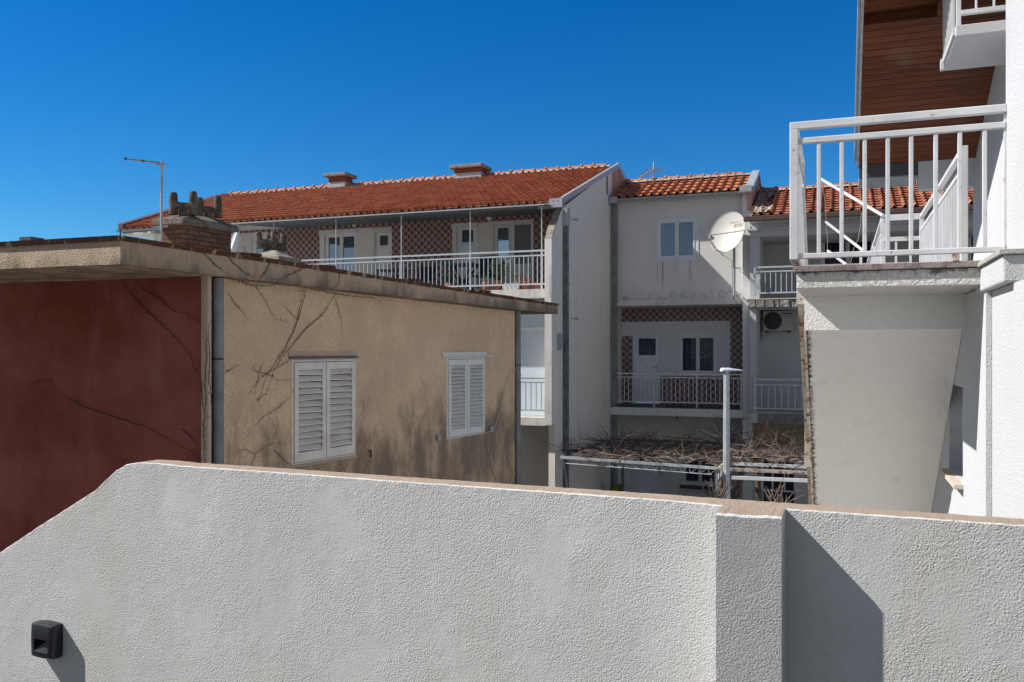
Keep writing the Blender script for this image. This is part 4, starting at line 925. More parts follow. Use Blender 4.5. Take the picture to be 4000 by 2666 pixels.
# small dish behind chimney
def dish(root, c, n, up, rw, rh, mat, depth=.07, nm='reflector'):
    n = n.normalized(); sx = up.cross(n).normalized(); sy = n.cross(sx); m = MB(); rings = 8; N = 40
    for fb in (0, 1):
        b = len(m.v)
        for i in range(rings+1):
            t = i/rings
            for k in range(N):
                a = 2*math.pi*k/N; m.v.append(tuple(c+sx*math.cos(a)*rw*t+sy*math.sin(a)*rh*t+n*(depth*t*t-(.012 if fb else 0))))
        for i in range(rings):
            for k in range(N):
                q_ = (b+i*N+k, b+i*N+(k+1)%N, b+(i+1)*N+(k+1)%N, b+(i+1)*N+k); m.f.append(q_ if not fb else q_[::-1])
    e = rings*N; tot = (rings+1)*N
    for k in range(N): m.f.append((e+k, tot+e+k, tot+e+(k+1)%N, e+(k+1)%N))
    o_ = m.build(nm, mat, root, smooth=True)
    rm = MB(); rm.tube([c+sx*math.cos(2*math.pi*k/N)*rw+sy*math.sin(2*math.pi*k/N)*rh+n*depth for k in range(N+1)], .010, 6, cap=False); rm.build('rim', mat, o_, smooth=True)
    return o_, sx, sy
F = Vector((-SA, CA, 0)); Rg = Vector((CA, SA, 0)); U = Vector((0, 0, 1))
D1 = thing('satellite_dish', 'small pale satellite dish seen edge on behind the old brick chimney', 'satellite dish', tuple(lift(atD(905, 975, 15.0), .9)), 'satellite dishes')
c = atD(926, 962, 15.0); n_ = (Rg*.93-F*-.05+U*.25-F*.2); dish(D1, c, (Rg*-.86-F*.40+U*.30), U, .30, .33, M['panel'], .09)
MB().tube([c+Rg*.12+F*.02, c+Rg*.16+Vector((0, 0, -.45))], .02, 8).build('mast', M['galv'], D1)

# big dish on house two
D2 = thing('satellite_dish', 'large white satellite dish on a wall mast beside the curtained window blue with reflected sky', 'satellite dish', tuple(onY(2868, 1175, Y2-.2)), 'satellite dishes')
c = atD(2848, 915, 22.55); nd = (Rg*-.66+U*.33-F*.67).normalized()
up_ = (U+Rg*.05).normalized(); do, sx, sy = dish(D2, c, nd, up_, .50, .575, M['dish'], .10)
ey = nd.cross(sx)
rot = Matrix((( -sx.x if sx.dot(Rg) < 0 else sx.x, sy.x, nd.x, 0), (-sx.y if sx.dot(Rg) < 0 else sx.y, sy.y, nd.y, 0), (-sx.z if sx.dot(Rg) < 0 else sx.z, sy.z, nd.z, 0), (0, 0, 0, 1)))
ex = sx if sx.dot(Rg) > 0 else -sx
def dsurf(a, b): t2 = (a/.50)**2+(b/.575)**2; return c+ex*a+sy*b+nd*(.10*t2+.006)
for args in (('SUPERFOCUS', .062, M['mark_grey'], do, dsurf(.14, .30), rot, 'lettering', .25), ('EKOR', .115, M['mark_orange'], do, dsurf(.24, .21), rot, 'lettering', .25, .002)):
    tx = text(*args)
    for v_ in tx.data.vertices: q0_ = v_.co-c; v_.co = dsurf(q0_.dot(ex), q0_.dot(sy))+nd*.003
bl = MB()
for a, b in ((-.08, .02), (.17, .02), (-.02, -.25), (.12, .2)): bl.lathe(dsurf(a, b), [(.012, 0), (.012, .006)], 8, tuple(nd))
bl.build('bolt', M['dark_grey'], do)
lnb = atD(2772, 925, 22.0)
lm = MB(); lm.bar(lnb+U*.07, lnb-U*.07, .07, .07); lm.lathe(lnb+Rg*.03, [(.035, 0), (.03, .07), (.045, .1)], 10, tuple(-nd)); lm.build('receiver', M['galv'], D2)
ar = MB(); ar.tube([lnb+U*.03, c+ex*.50+nd*.10+U*.02], .009, 6); bt_ = c-sy*.56+nd*.09
for k in (-1, 1): ar.tube([lnb-U*.05+Rg*.02*k, (lnb-U*.3).lerp(bt_, .5)+Rg*.02*k, bt_+ex*.05*k], .008, 6)
ar.build('support_arm', M['dark_grey'], D2)
mt = onY(2868, 1000, Y2-.45); ms = MB(); ms.tube([lift(mt, onY(2868, 1172, Y2-.45).z), lift(mt, c.z-.1)], .032, 12); ms.build('mast', M['gutter_grey'], D2, smooth=True)
bb = MB(); m2 = onY(2893, 1000, Y2-.1); bb.bar(lift(m2, onY(2893, 1160, Y2-.1).z), lift(m2, onY(2893, 1035, Y2-.1).z), .035)
for py in (1048, 1147): bb.bar(lift(mt, onY(2868, py, Y2-.45).z), lift(m2, onY(2893, py, Y2-.1).z), .03)
bb.bar(lift(mt, onY(2868, 985, Y2-.4).z), c+F*.08, .04); bb.build('wall_bracket', M['rail_old'], D2)
wc = MB(); wc.tube([lnb-U*.08, lnb-U*.25+Rg*.1, bt_-U*.04, bt_+F*.2-U*.02, lift(mt, 1.95+.35)+Rg*-.06, lift(mt, 1.7)+Rg*-.04, lift(mt, 1.3)+Rg*.02, onY(2880, 1195, Y2-.2), onY(2900, 1195, Y2-.19)], .007, 5); wc.build('cable', M['wire'], D2)

# yagi on house two ridge
A2 = thing('tv_antenna', 'small many pronged TV antenna on the ridge of the middle house', 'antenna', (-4.9, 25.1, 4.9), 'rooftop antennas')
a0 = onY(2554, 745, 25.2); a1 = onY(2554, 633, 25.2); MB().tube([a0, a1], .022, 8).build('mast', M['galv'], A2)
b0 = onY(2502, 692, 24.6); b1 = onY(2560, 660, 25.25); MB().bar(b0, b1, .03).build('boom', M['galv'], A2)
el = MB()
for i in range(9): cc = b0.lerp(b1, .04+i*.11); L = .10+.018*i; el.bar(cc-Rg*L-U*.0, cc+Rg*L+U*0.0, .010)
cc = onY(2572, 669, 25.3)
for z in (-.05, 0, .07): el.bar(b1+U*z-Rg*.30+F*.1, b1+U*z+Rg*.32-U*.04, .010)
el.build('antenna_elements', M['galv'], A2)

# ================================================================== balcony furniture, plants
def pot(label, px, py0, py1, w_px, Y, plant=None, hp=.3, mat='terracotta', leaf='leaf', grp='plant pots on the checkered balcony', seed=0, wide=1.0):
    b = onY(px, py1, Y); z0 = max(1.336, b.z) if Y < 21 else b.z; zt = onY(px, py0, Y).z; D = b.dot(F); r = w_px/2*D/3400
    t = thing('flower_pot', label, 'plant pot', (b.x, Y, 1.336), grp); h = max(.1, zt-1.336)
    MB().lathe((b.x, Y, 1.336), [(r*.66, 0), (r*.92, h*.78), (r*1.04, h*.8), (r*1.04, h), (r*.93, h), (r*.9, h*.85)], 18).build('pot', M[mat], t, smooth=True)
    MB().lathe((b.x, Y, 1.336+h*.84), [(r*.9, 0), (r*.88, .01)], 14).build('soil', M['soil'], t)
    if plant:
        m = MB(); st = MB(); rr = random.Random(seed); top = 1.336+h*.85
        for s in range(plant[0]):
            a = rr.uniform(0, 6.28); q_ = rr.uniform(.1, 1); tip = Vector((b.x+math.cos(a)*plant[1]*q_, Y+math.sin(a)*plant[1]*q_*.7, top+hp*rr.uniform(.45, 1)))
            base = Vector((b.x+rr.uniform(-.03, .03), Y+rr.uniform(-.03, .03), top-.02)); midp = base.lerp(tip, .5)+Vector((0, 0, hp*.12)); st.tube([base, midp, tip], .006, 4, .003)
            for l in range(plant[2]):
                p0 = base.lerp(tip, rr.uniform(.4, 1.05)) if l else tip; d = Vector((rr.uniform(-1, 1), rr.uniform(-1, 1), rr.uniform(-.3, .9))).normalized(); L = plant[3]*rr.uniform(.6, 1.2); sd_ = d.orthogonal().normalized()*L*.42
                p0 = p0+Vector((rr.uniform(-1, 1), rr.uniform(-1, 1), rr.uniform(-1, 1)))*plant[3]*.5
                m.poly([p0, p0+d*L*.5+sd_, p0+d*L, p0+d*L*.5-sd_])
        m.build('foliage', M[leaf], t); st.build('stem', M['leaf_dark'], t)
    return t
pot('terracotta pot with a trailing dark green plant, leftmost in the row by the balcony post', 1902, 1104, 1138, 36, 18.75, (8, .14, 9, .06), .42, leaf='leaf_dark', seed=1)
pot('terracotta pot with the tall bright green bushy plant', 1947, 1097, 1138, 38, 18.7, (16, .24, 14, .075), .55, leaf='leaf', seed=2)
pot('wide terracotta pot with almost no plant, right of the white planter', 2054, 1092, 1133, 46, 18.7, (3, .10, 3, .04), .08, seed=3)
pot('low terracotta bowl beside the white wall fin', 2098, 1106, 1133, 40, 18.7, (6, .10, 5, .05), .09, leaf='leaf_dark', seed=4)
pot('small terracotta pot with dark green leaves left of the table', 1757, 1108, 1130, 30, 18.75, (12, .22, 10, .07), .24, leaf='leaf_dark', seed=5)
PT = thing('planter_box', 'white plastic planter box with pale green sprouts on the balcony edge', 'planter', (-6.9, 18.7, 1.336))
x0, x1 = onY(1965, 0, 18.66).x, onY(2031, 0, 18.66).x
pb_ = MB(); pb_.hexa([(x0+.02, 18.6, 1.345), (x1-.02, 18.6, 1.345), (x1-.02, 18.8, 1.345), (x0+.02, 18.8, 1.345)], [(x0, 18.58, 1.47), (x1, 18.58, 1.47), (x1, 18.82, 1.47), (x0, 18.82, 1.47)]); pb_.build('planter_body', M['white_plastic'], PT, bevel=.006)
for k in range(3): xx = x0+.04+k*.13; MB().box(xx, xx+.10, 18.62, 18.78, 1.47, 1.52).build('inner_tray', M['white_plastic'], PT, bevel=.004)
fo = MB(); rr = random.Random(8)
for k in range(130):
    a = rr.random(); tall = a > .55; p0 = Vector((x0+.03+(x1-x0-.06)*a, 18.7+rr.uniform(-.06, .06), 1.5+rr.random()*(.22 if tall else .05))); d = Vector((rr.uniform(-1, 1), rr.uniform(-1, 1), rr.uniform(0, 1.4))).normalized(); L = .045; s_ = d.orthogonal().normalized()*.014; fo.poly([p0, p0+d*L*.5+s_, p0+d*L, p0+d*L*.5-s_])
fo.build('foliage', M['leaf_pale'], PT)
# table
tx0, tx1 = onY(1722, 0, 19.4).x, onY(1848, 0, 19.4).x; tzt = onY(1780, 1028, 19.4).z
TB = thing('plastic_table', 'teal plastic table with crossed legs on the checkered balcony', 'table', ((tx0+tx1)/2, 19.7, F1+.09))
MB().box(tx0, tx1, 19.4, 20.1, tzt-.035, tzt).build('table_top', M['teal'], TB, bevel=.012)
cxm = (tx0+tx1)/2; fz = 1.336
for ya in (19.55, 19.95):
    for s in (-1, 1):
        MB().tube([(cxm+s*.30, ya, tzt-.035), (cxm+s*.10, 19.75+(ya-19.75)*.4, (tzt+fz)/2), (cxm+s*.08, 19.75+(ya-19.75)*.4, (tzt+fz)/2-.06), (cxm+s*.32, ya, fz)], .028, 8).build('leg', M['navy'], TB, smooth=True)
MB().box(cxm-.12, cxm+.12, 19.66, 19.84, (tzt+fz)/2-.07, (tzt+fz)/2+.01).build('leg_joint', M['navy'], TB, bevel=.01)
def chair(label, x, y, mat, flip=1, h=.98, w_=.5):
    t = thing('balcony_chair', label, 'chair', (x, y, 1.336), 'dark balcony chairs')
    MB().box(x-w_/2, x+w_/2, y-.24, y+.24, 1.336+.42, 1.336+.46).build('seat', M[mat], t, bevel=.01)
    bx_ = x+flip*(w_/2); 
    k = MB(); k.hexa([(x-w_/2+.02, y+.22, 1.336+.46), (x+w_/2-.02, y+.22, 1.336+.46), (x+w_/2-.02, y+.25, 1.336+.46), (x-w_/2+.02, y+.25, 1.336+.46)], [(x-w_/2+.02, y+.33, 1.336+h), (x+w_/2-.02, y+.33, 1.336+h), (x+w_/2-.02, y+.36, 1.336+h), (x-w_/2+.02, y+.36, 1.336+h)]); k.build('backrest', M[mat], t)
    for sx_ in (-1, 1):
        for sy_ in (-1, 1): MB().tube([(x+sx_*(w_/2-.02), y+sy_*.22, 1.336+.42), (x+sx_*(w_/2), y+sy_*.26, 1.336)], .014, 6).build('leg', M['black'], t)
        MB().tube([(x+sx_*(w_/2), y-.22, 1.336+.42), (x+sx_*(w_/2+.01), y-.22, 1.336+.66), (x+sx_*(w_/2+.01), y+.28, 1.336+.68)], .014, 6).build('armrest', M['black'], t)
    return t
chair('black mesh armchair between the teal table and the potted plants', onY(1888, 0, 19.6).x, 19.6, 'navy')
chair('dark chair in the shade left of the teal table', onY(1640, 0, 19.8).x, 19.9, 'black', h=.80)
T2 = thing('side_table', 'low dark side table in the shade on the checkered balcony', 'table', (onY(1540, 0, 19.8).x, 19.8, 1.336))
xx = onY(1535, 0, 19.8).x; MB().box(xx-.35, xx+.30, 19.5, 20.1, 1.336+.66, 1.336+.69).build('table_top', M['dark_grey'], T2, bevel=.01)
for sx_ in (-.3, .25):
    for sy_ in (19.55, 20.05): MB().bar((xx+sx_, sy_, 1.336), (xx+sx_, sy_, 1.336+.66), .035).build('leg', M['dark_grey'], T2)

# air conditioner
AC = thing('air_conditioner', 'white air conditioner outdoor unit mounted under the stone edged balcony', 'air conditioner', (-1.6, 24, .4))
ya = 24.05; q0 = onY(2981, 1216, ya); q1 = onY(3096, 1292, ya)
MB().box(q0.x, q1.x, ya, ya+.30, q1.z, q0.z).build('casing', M['dish'], AC, bevel=.012)
fc = onY(3019, 1254, ya); fr = .235
MB().lathe(fc+Vector((0, -.004, 0)), [(fr, 0), (fr, .008), (fr*.2, .010)], 32, (0, -1, 0)).build('fan_opening', M['black'], AC)
gr = MB()
for k in range(1, 8): rr_ = fr*k/7.5; gr.tube([fc+Vector((math.cos(a)*rr_, -.02, math.sin(a)*rr_)) for a in [2*math.pi*i/28 for i in range(29)]], .0035, 4, cap=False)
for k in range(12): a = k*math.pi/6; gr.bar(fc+Vector((math.cos(a)*.03, -.02, math.sin(a)*.03)), fc+Vector((math.cos(a)*fr, -.02, math.sin(a)*fr)), .005)
gr.build('fan_grille', M['dark_grey'], AC)
lv = MB()
for k in range(5): zz = q1.z+.08+k*.06; lv.box(fc.x+fr+.05, q1.x-.03, ya-.006, ya, zz, zz+.012)
lv.build('side_louvres', M['stone_sill'], AC)
tc = (fc.x+fr+.04+q1.x)/2
text('Panasonic', .064, M['mark_blue'], AC, Vector((tc-.02, ya-.004, q0.z-.07)), RX, 'lettering', 0, .003)
text('INVERTER', .042, M['mark_dark'], AC, Vector((tc, ya-.004, q0.z-.145)), RX, 'lettering', .3)
for px in (2995, 3080): p = onY(px, 1292, ya); MB().box(p.x-.03, p.x+.03, ya, ya+.35, q1.z-.05, q1.z).build('wall_bracket', M['dark_grey'], AC)
MB().tube([(q0.x, ya+.15, q1.z+.08), (q0.x-.06, ya+.15, q1.z+.02), (q0.x-.06, ya+.2, q1.z-.25)], .018, 6).build('pipe', M['pipe_dark'], AC)

# street lamp
lp = atD(2838, 1460, 16.0)
SL = thing('street_lamp', 'galvanised octagonal street lamp with a flat white head in front of the pergola', 'street lamp', (lp.x, lp.y, -4.4))
MB().tube([(lp.x, lp.y, -4.4), (lp.x, lp.y, lp.z-.02)], .078, 8, .055).build('pole', M['galv'], SL); MB().tube([(lp.x, lp.y, lp.z-.05), (lp.x, lp.y, lp.z+.05)], .038, 12).build('collar', M['gutter_grey'], SL)
hd = MB(); e = (Rg*.97+F*.2).normalized(); s_ = e.cross(U); c = Vector((lp.x, lp.y, lp.z+.07))
secs = [(-.11, .05, .045, -.01), (-.09, .075, .07, 0), (.04, .085, .075, 0), (.10, .08, .05, .0), (.28, .05, .03, -.012), (.31, .03, .02, -.015)]
b = len(hd.v); N = 12
for t_, wv, hv, zo in secs:
    for k in range(N): a = 2*math.pi*k/N; hd.v.append(tuple(c+e*t_+s_*math.cos(a)*wv+U*(math.sin(a)*hv*.5+zo)))
for i in range(len(secs)-1):
    for k in range(N): hd.f.append((b+i*N+k, b+i*N+(k+1)%N, b+(i+1)*N+(k+1)%N, b+(i+1)*N+k))
hd.f.append(tuple(range(b, b+N))); hd.f.append(tuple(range(b+(len(secs)-1)*N, b+len(secs)*N)))
hd.build('lamp_head', M['panel'], SL, smooth=True); MB().lathe(c+e*.05-U*.032, [(.05, 0), (.04, -.02)], 12).build('lamp_glass', M['lens'], SL)

# ================================================================== pergolas and vines
ZP = -2.35
PG = thing('pergola', 'grey metal pergola with a zigzag truss front attached to the tall gable', 'pergola', (-4, 20, -4.4), 'vine pergolas in the yard')
pA = atD(2190, 1787, -ZP*3400/422); pB = atD(2800, 1830, -ZP*3400/465); pD = Vector((XS+.35, 22.2, ZP)); pE = Vector((-2.6, 22.2, ZP))
MB().bar(pA, pB, .05, .055).build('front_beam', M['gutter_grey'], PG); pA2 = pA+Vector((.12, 0, -.13)); pB2 = pB+Vector((-.1, 0, -.13))
tr = MB(); tr.tube([pA2, pB2], .010, 6); n = 17
for i in range(n):
    a = pA.lerp(pB, (i+.2)/n); b = pA2.lerp(pB2, (i+.7)/n); a2 = pA.lerp(pB, (i+1.2)/n); tr.bar(a, b, .010); tr.bar(b, a2, .010)
tr.build('truss', M['gutter_grey'], PG)
MB().bar(pD, pE, .05).build('rear_beam', M['pipe_dark'], PG); MB().bar(pA, pD, .05).build('side_beam', M['pipe_dark'], PG)
for t_ in (.25, .5, .75): MB().bar(pA.lerp(pD, t_), pB.lerp(pE, t_), .03).build('rafter', M['pipe_dark'], PG)
MB().bar(pA+Vector((.02, .1, 0)), Vector((XS+.55, 18.3, -4.4)), .03).build('brace', M['pipe_dark'], PG); MB().bar(pD, (pD.x, pD.y, -4.4), .06).build('post', M['pipe_dark'], PG)
xx = onY(2432, 1800, 22.0).x; MB().bar((xx, 22.0, ZP), (xx, 22.0, -4.4), .06).build('post', M['pipe_dark'], PG)
P2 = thing('pergola', 'white rusty pergola of parallel bars right of the street lamp', 'pergola', (-1.5, 17.5, -4.4), 'vine pergolas in the yard')
for k, (ya0, ya1) in enumerate(((1790, 1802), (1812, 1826), (1835, 1850), (1866, 1880))):
    a = atD(2858 if k < 2 else 2800 if k == 2 else 2858, ya0 if k != 2 else 1832, -ZP*3400/(ya0-1365)); b = atD(3240, ya1+2, -ZP*3400/(ya1+2-1365)); MB().bar(a, b, .055, .06).build('cross_bar', M['rail_rusty'] if k == 2 else M['rail_white'], P2)
a = atD(2800, 1838, -ZP*3400/472); b = atD(2862, 1782, -ZP*3400/417); MB().bar(a, b, .05).build('side_beam', M['rail_rusty'], P2)
a2 = a-U*.24; b2 = b-U*.24; t2 = MB(); t2.tube([a2, b2], .012, 6)
for i in range(7): t2.bar(a.lerp(b, i/7), a2.lerp(b2, (i+.5)/7), .012); t2.bar(a2.lerp(b2, (i+.5)/7), a.lerp(b, (i+1)/7), .012)
t2.build('truss', M['rail_white'], P2)
MB().bar(a-U*.05, lift(a, -4.4), .05).build('post', M['rail_white'], P2)
MB().tube([a-U*.1+Rg*.9, a-U*.12+Rg*.4, a-U*.12+Rg*.1, a-U*.25, a-U*1.2], .015, 6).build('cable', M['wire'], P2)
rg = random.Random(21)
def cane(mb, p, d, L, r, depth=0, flat=.22):
    pts = [p.copy()]; n = max(4, int(L/.07)); cur = p.copy(); dd = d.normalized()
    for i in range(n):
        dd = (dd+Vector((rg.uniform(-1, 1), rg.uniform(-1, 1), rg.uniform(-1, 1)*flat))*.33).normalized(); cur = cur+dd*(L/n); pts.append(cur.copy())
        if depth < 2 and rg.random() < .26: cane(mb, cur, (dd+Vector((rg.uniform(-1, 1), rg.uniform(-1, 1), rg.uniform(-.3, 1)))*1.1), L*rg.uniform(.25, .5), r*.55, depth+1, flat)
    mb.tube(pts, r, 5, r*.45)
GV = thing('grape_vine', 'leafless grape vine with twisted trunks sprawling over both pergolas', 'vine', tuple(lift(atD(2890, 1900, 18.3), -4.4)))
tv = atD(2885, 1900, 18.2)
for k, (dx, a1) in enumerate(((-.22, 0), (.02, 1.6), (.36, 3.1))):
    pts = []
    for i in range(15):
        t_ = i/14; z = -4.4+2.15*t_; sw = .12*math.sin(t_*6+a1)+.04*math.sin(t_*15+a1*2); pts.append(Vector((tv.x+dx*(1.3-.6*t_)+sw, tv.y+.12*math.cos(t_*5+a1), z)))
    MB().tube(pts, [.085-.03*i/14+.012*math.sin(i*2.1+k) for i in range(15)], 9).build('trunk', M['bark'], GV, smooth=True)
for side_ in (0, 1):
    mb = MB()
    if side_ == 0:
        for i in range(150):
            u_ = rg.random(); v_ = rg.random()**1.2; p = pA.lerp(pB, u_).lerp(pD.lerp(pE, u_), v_)+Vector((0, 0, rg.uniform(.02, .14))); cane(mb, p, Vector((rg.uniform(-1, 1), rg.uniform(-.5, .5), rg.uniform(-.1, .12))), rg.uniform(.4, 1.0), rg.uniform(.006, .014))
        for i in range(7):
            u_ = rg.random(); p = pA.lerp(pB, u_).lerp(pD.lerp(pE, u_), rg.uniform(.3, 1)); cane(mb, p, Vector((rg.uniform(-1, 1)*.6, 0, 1)), rg.uniform(.4, .8), .009, 1)
        for k in range(5):
            a = pA.lerp(pD, .1+k*.18); b = pB.lerp(pE, .1+k*.18); pts = [a.lerp(b, i/30)+Vector((0, rg.uniform(-.1, .1), .05+.06*math.sin(i+k))) for i in range(31)]; mb.tube(pts, .016, 6, .024)
    else:
        for i in range(145):
            p = Vector((rg.uniform(-2.7, .6), rg.uniform(17.4, 21.5), ZP+rg.uniform(.02, .28))); cane(mb, p, Vector((rg.uniform(-1, 1), rg.uniform(-.5, .5), rg.uniform(-.1, .4))), rg.uniform(.4, 1.1), rg.uniform(.006, .014), 0, .5)
        for i in range(10):
            p = Vector((rg.uniform(-2.5, 0), rg.uniform(18.5, 21), ZP+.1)); cane(mb, p, Vector((rg.uniform(-.8, .8), 0, .9)), rg.uniform(.5, 1.1), .009, 1)
        for k in range(4):
            a = Vector((tv.x, tv.y, ZP+.05)); pts = [a+Vector(((.5 if k % 2 else -.0)+i*.13*(1 if k < 3 else -1), (k-1)*.12*i*.3+rg.uniform(-.05, .05), .08+.07*math.sin(i*.9+k))) for i in range(16)]; mb.tube(pts, .05, 7, .018)
    mb.build('canes', M['cane'], GV)
# pruned stump near the wall
SP = MB()
for px, py, n in ((3040, 1960, 16), (2810, 1935, 9)):
    p = atD(px, py, 14.5)
    for i in range(n): cane(SP, p+Vector((rg.uniform(-.1, .1), rg.uniform(-.1, .1), -.1)), Vector((rg.uniform(-1, 1), rg.uniform(-.6, .6), .9)), rg.uniform(.2, .45), .013, 1)
    SP.tube([lift(p, -4.4), p+Vector((.05, 0, -.6)), p], .04, 7, .03)
    tag(SP.build('pruned_vine', M['cane']), 'pruned bare vine stump with short red-brown canes in front of the glazed door' if n == 16 else 'pruned bare vine stump at the foot of the street lamp', 'vine', 'pruned vine stumps'); SP = MB()
# hose reel
HR = thing('hose_reel', 'yellow hose on a dark reel low beside the downpipe under the pergola', 'hose reel', tuple(lift(onY(2410, 1910, 22.5), -4.4)))
hc = onY(2411, 1912, 22.5); hm = MB()
for k in range(7): hm.tube([hc+Vector((-.11+k*.035, math.cos(a)*.14, math.sin(a)*.14)) for a in [2*math.pi*i/16 for i in range(17)]], .016, 5, cap=False)
hm.build('hose', M['yellow_hose'], HR)
for s in (-.14, .14): MB().lathe(hc+Vector((s, 0, 0)), [(.19, -.01), (.19, .01)], 16, (1, 0, 0)).build('reel_disc', M['black'], HR)
MB().box(hc.x-.15, hc.x+.15, hc.y-.1, hc.y+.1, -4.4, hc.z-.17).build('stand', M['dark_grey'], HR)

# ================================================================== RIGHT BUILDING (near)
RB = thing('apartment_building', 'bright white apartment building with outside stairs, rusty white railings and dark wooden eaves', 'building', (1.5, 8, -4.4))
XW = .91; XN = .942; XU = 1.9; YS = 6.5; ZT = .59
# lower wall with window
lw = MB(); wn = (7.6, 8.5, -1.05, -.30)
holewall(lw, 6.46, 15.5, -4.4, .42, [wn], lambda u, w_, d: (XW+d, u, w_), 0, .2); lw.build('lower_wall', M['white_wall'], RB)
MB().box(XN, 6.0, 4.7, 6.46, -4.4, .38).build('near_lower_wall', M['white_near'], RB)
MB().box(XW-.004, XN-.002, 6.44, 6.456, -4.4, .42).build('wall_joint', M['white_near'], RB)
wf = MB(); wf.box(XW+.10, XW+.13, 7.6, 7.66, -1.05, -.30).box(XW+.10, XW+.13, 8.44, 8.5, -1.05, -.30).box(XW+.10, XW+.13, 7.66, 8.44, -.36, -.30).box(XW+.10, XW+.13, 7.66, 8.44, -1.05, -.99)
wfo = wf.build('window', M['pvc'], RB, bevel=.004); MB().box(XW+.14, XW+.15, 7.6, 8.5, -1.05, -.3).build('pane', M['glass_dim'], wfo); MB().box(XW+.18, XW+.19, 7.6, 8.5, -1.05, -.3).build('dark_glazing', M['black'], wfo)
MB().box(XW-.07, XW+.12, 7.56, 8.54, -1.09, -1.052).build('window_sill', M['stone_sill'], RB, bevel=.004)
# near upper wall and ledge
MB().box(1.035, 6.0, 5.2, 6.53, .58, 8).build('near_upper_wall', M['white_near'], RB)
bk = MB(); bk.box(.885, XN+.3, 5.68, 6.76, .385, .545); bk.build('ledge', M['white_near'], RB, bevel=.012)
MB().box(.865, XN+.3, 5.66, 6.78, .545, .575).build('ledge_coping', M['stone_grey'], RB, bevel=.004)
# landing slab
MB().box(-.28, XN+.2, YS+.02, 7.5, .43, .545).build('landing_slab', M['slab_edge'], RB, bevel=.006)
MB().box(-.30, XU, YS-.005, 7.9, .548, ZT).build('granite_edge', M['granite'], RB, bevel=.004)
MB().box(-.26, XW, 7.5, 7.72, .155, .55).build('landing_beam', M['beam_white'], RB)
MB().box(XW, XU+.2, 7.5, 15.2, .42, .59).build('walkway_slab', M['white_wall'], RB); MB().box(.44, XW, 11.15, 17.5, .42, .59).build('walkway_slab', M['white_wall'], RB); MB().box(XW, XU+.2, 15.2, 17.5, .42, .59).build('walkway_slab', M['white_wall'], RB)
# stairs: descending away
slope = .76; yb = 7.6; n = 26; run = 4.6/slope/n
stp = MB(); prof = [(7.6, .155)]
zb = .155; Yend = 7.6+(4.4+.155)/slope
prof = [(7.6, .16), (7.6, .55)]; yy = 7.6; zz = .55; rise = .175; tread = rise/slope
while zz > -4.3: prof.append((yy+tread, zz)); zz -= rise; yy += tread; prof.append((yy, zz))
prof.append((Yend, -4.4))
stp.prism([(-.25, y_, z_) for y_, z_ in prof], (XW+.25-.003, 0, 0)); stp.build('staircase', M['stair_soffit'], RB)
# left chipped edge strip of the staircase
ch_ = MB(); rr = random.Random(3); yy = 7.7
while yy < 10.6:
    L = rr.uniform(.12, .5); z0 = .16-slope*(yy-7.6); z1 = z0-slope*L; wd = rr.uniform(.008, .03)
    ch_.hexa([(-.25-wd, yy, z0-.01), (-.25, yy, z0-.01), (-.25, yy+L, z1-.01), (-.25-wd, yy+L, z1-.01)], [(-.25-wd, yy, z0+.2), (-.25, yy, z0+.2), (-.25, yy+L, z1+.2), (-.25-wd, yy+L, z1+.2)]); yy += L+rr.uniform(.03, .15)
ch_.build('chipped_edge', M['rail_rusty'], RB)
# landing railing (front)
XP = -.295; ZR = 1.585
fr = MB(); fr.bar((XP-.03, YS+.01, ZR), (1.036, YS+.01, ZR), .05, .055)
rail = fr.build('railing', M['rail_white'], RB, bevel=.006)
MB().box(XP-.03, XP+.03, YS-.02, YS+.04, .635, ZR-.028).build('post', M['rail_white'], rail, bevel=.006)
zmid = onY(3118, 554, YS+.01).z; MB().bar((XP+.03, YS+.01, zmid), (1.03, YS+.01, zmid), .038, .042).build('middle_rail', M['rail_white'], rail, bevel=.005)
MB().bar((XP+.03, YS+.01, .66), (1.03, YS+.01, .66), .038, .038).build('bottom_rail', M['rail_white'], rail, bevel=.005)
for px in (3199, 3288, 3378, 3468, 3559, 3655, 3749, 3846):
    x_ = onY(px, 800, YS+.01).x; MB().box(x_-.0135, x_+.0135, YS-.004, YS+.024, .679, zmid-.021).build('baluster', M['rail_white'], rail, bevel=.004)
x_ = onY(3732, 1000, YS+.01).x; MB().box(x_-.02, x_+.02, YS-.01, YS+.03, ZT, .641).build('foot', M['rail_rusty'], rail, bevel=.004)
MB().box(1.018, 1.038, YS, YS+.03, .68, ZR-.03).build('wall_bracket', M['rail_white'], rail, bevel=.004)
# side railing of landing running away
sr_ = MB(); sr_.bar((XP, YS+.04, ZR), (XP, 7.85, ZR), .05, .055); side_r = sr_.build('railing', M['rail_white'], RB, bevel=.005)
MB().bar((XP, YS+.04, zmid), (XP, 7.85, zmid), .038, .042).build('middle_rail', M['rail_white'], side_r); MB().bar((XP, YS+.03, .645), (XP, 7.9, .645), .05, .045).build('bottom_rail', M['rail_rusty'], side_r)
for i in range(1, 11): y_ = YS+.06+i*.12; MB().box(XP-.0135, XP+.0135, y_-.0135, y_+.0135, .67, zmid-.02).build('baluster', M['rail_white'], side_r)
MB().box(XP-.03, XP+.025, 7.58, 7.64, .40, .63).build('post', M['rail_rusty'], side_r, bevel=.004); MB().box(XP-.03, -.25, 7.55, 7.66, .37, .42).build('post_foot', M['rail_rusty'], side_r)
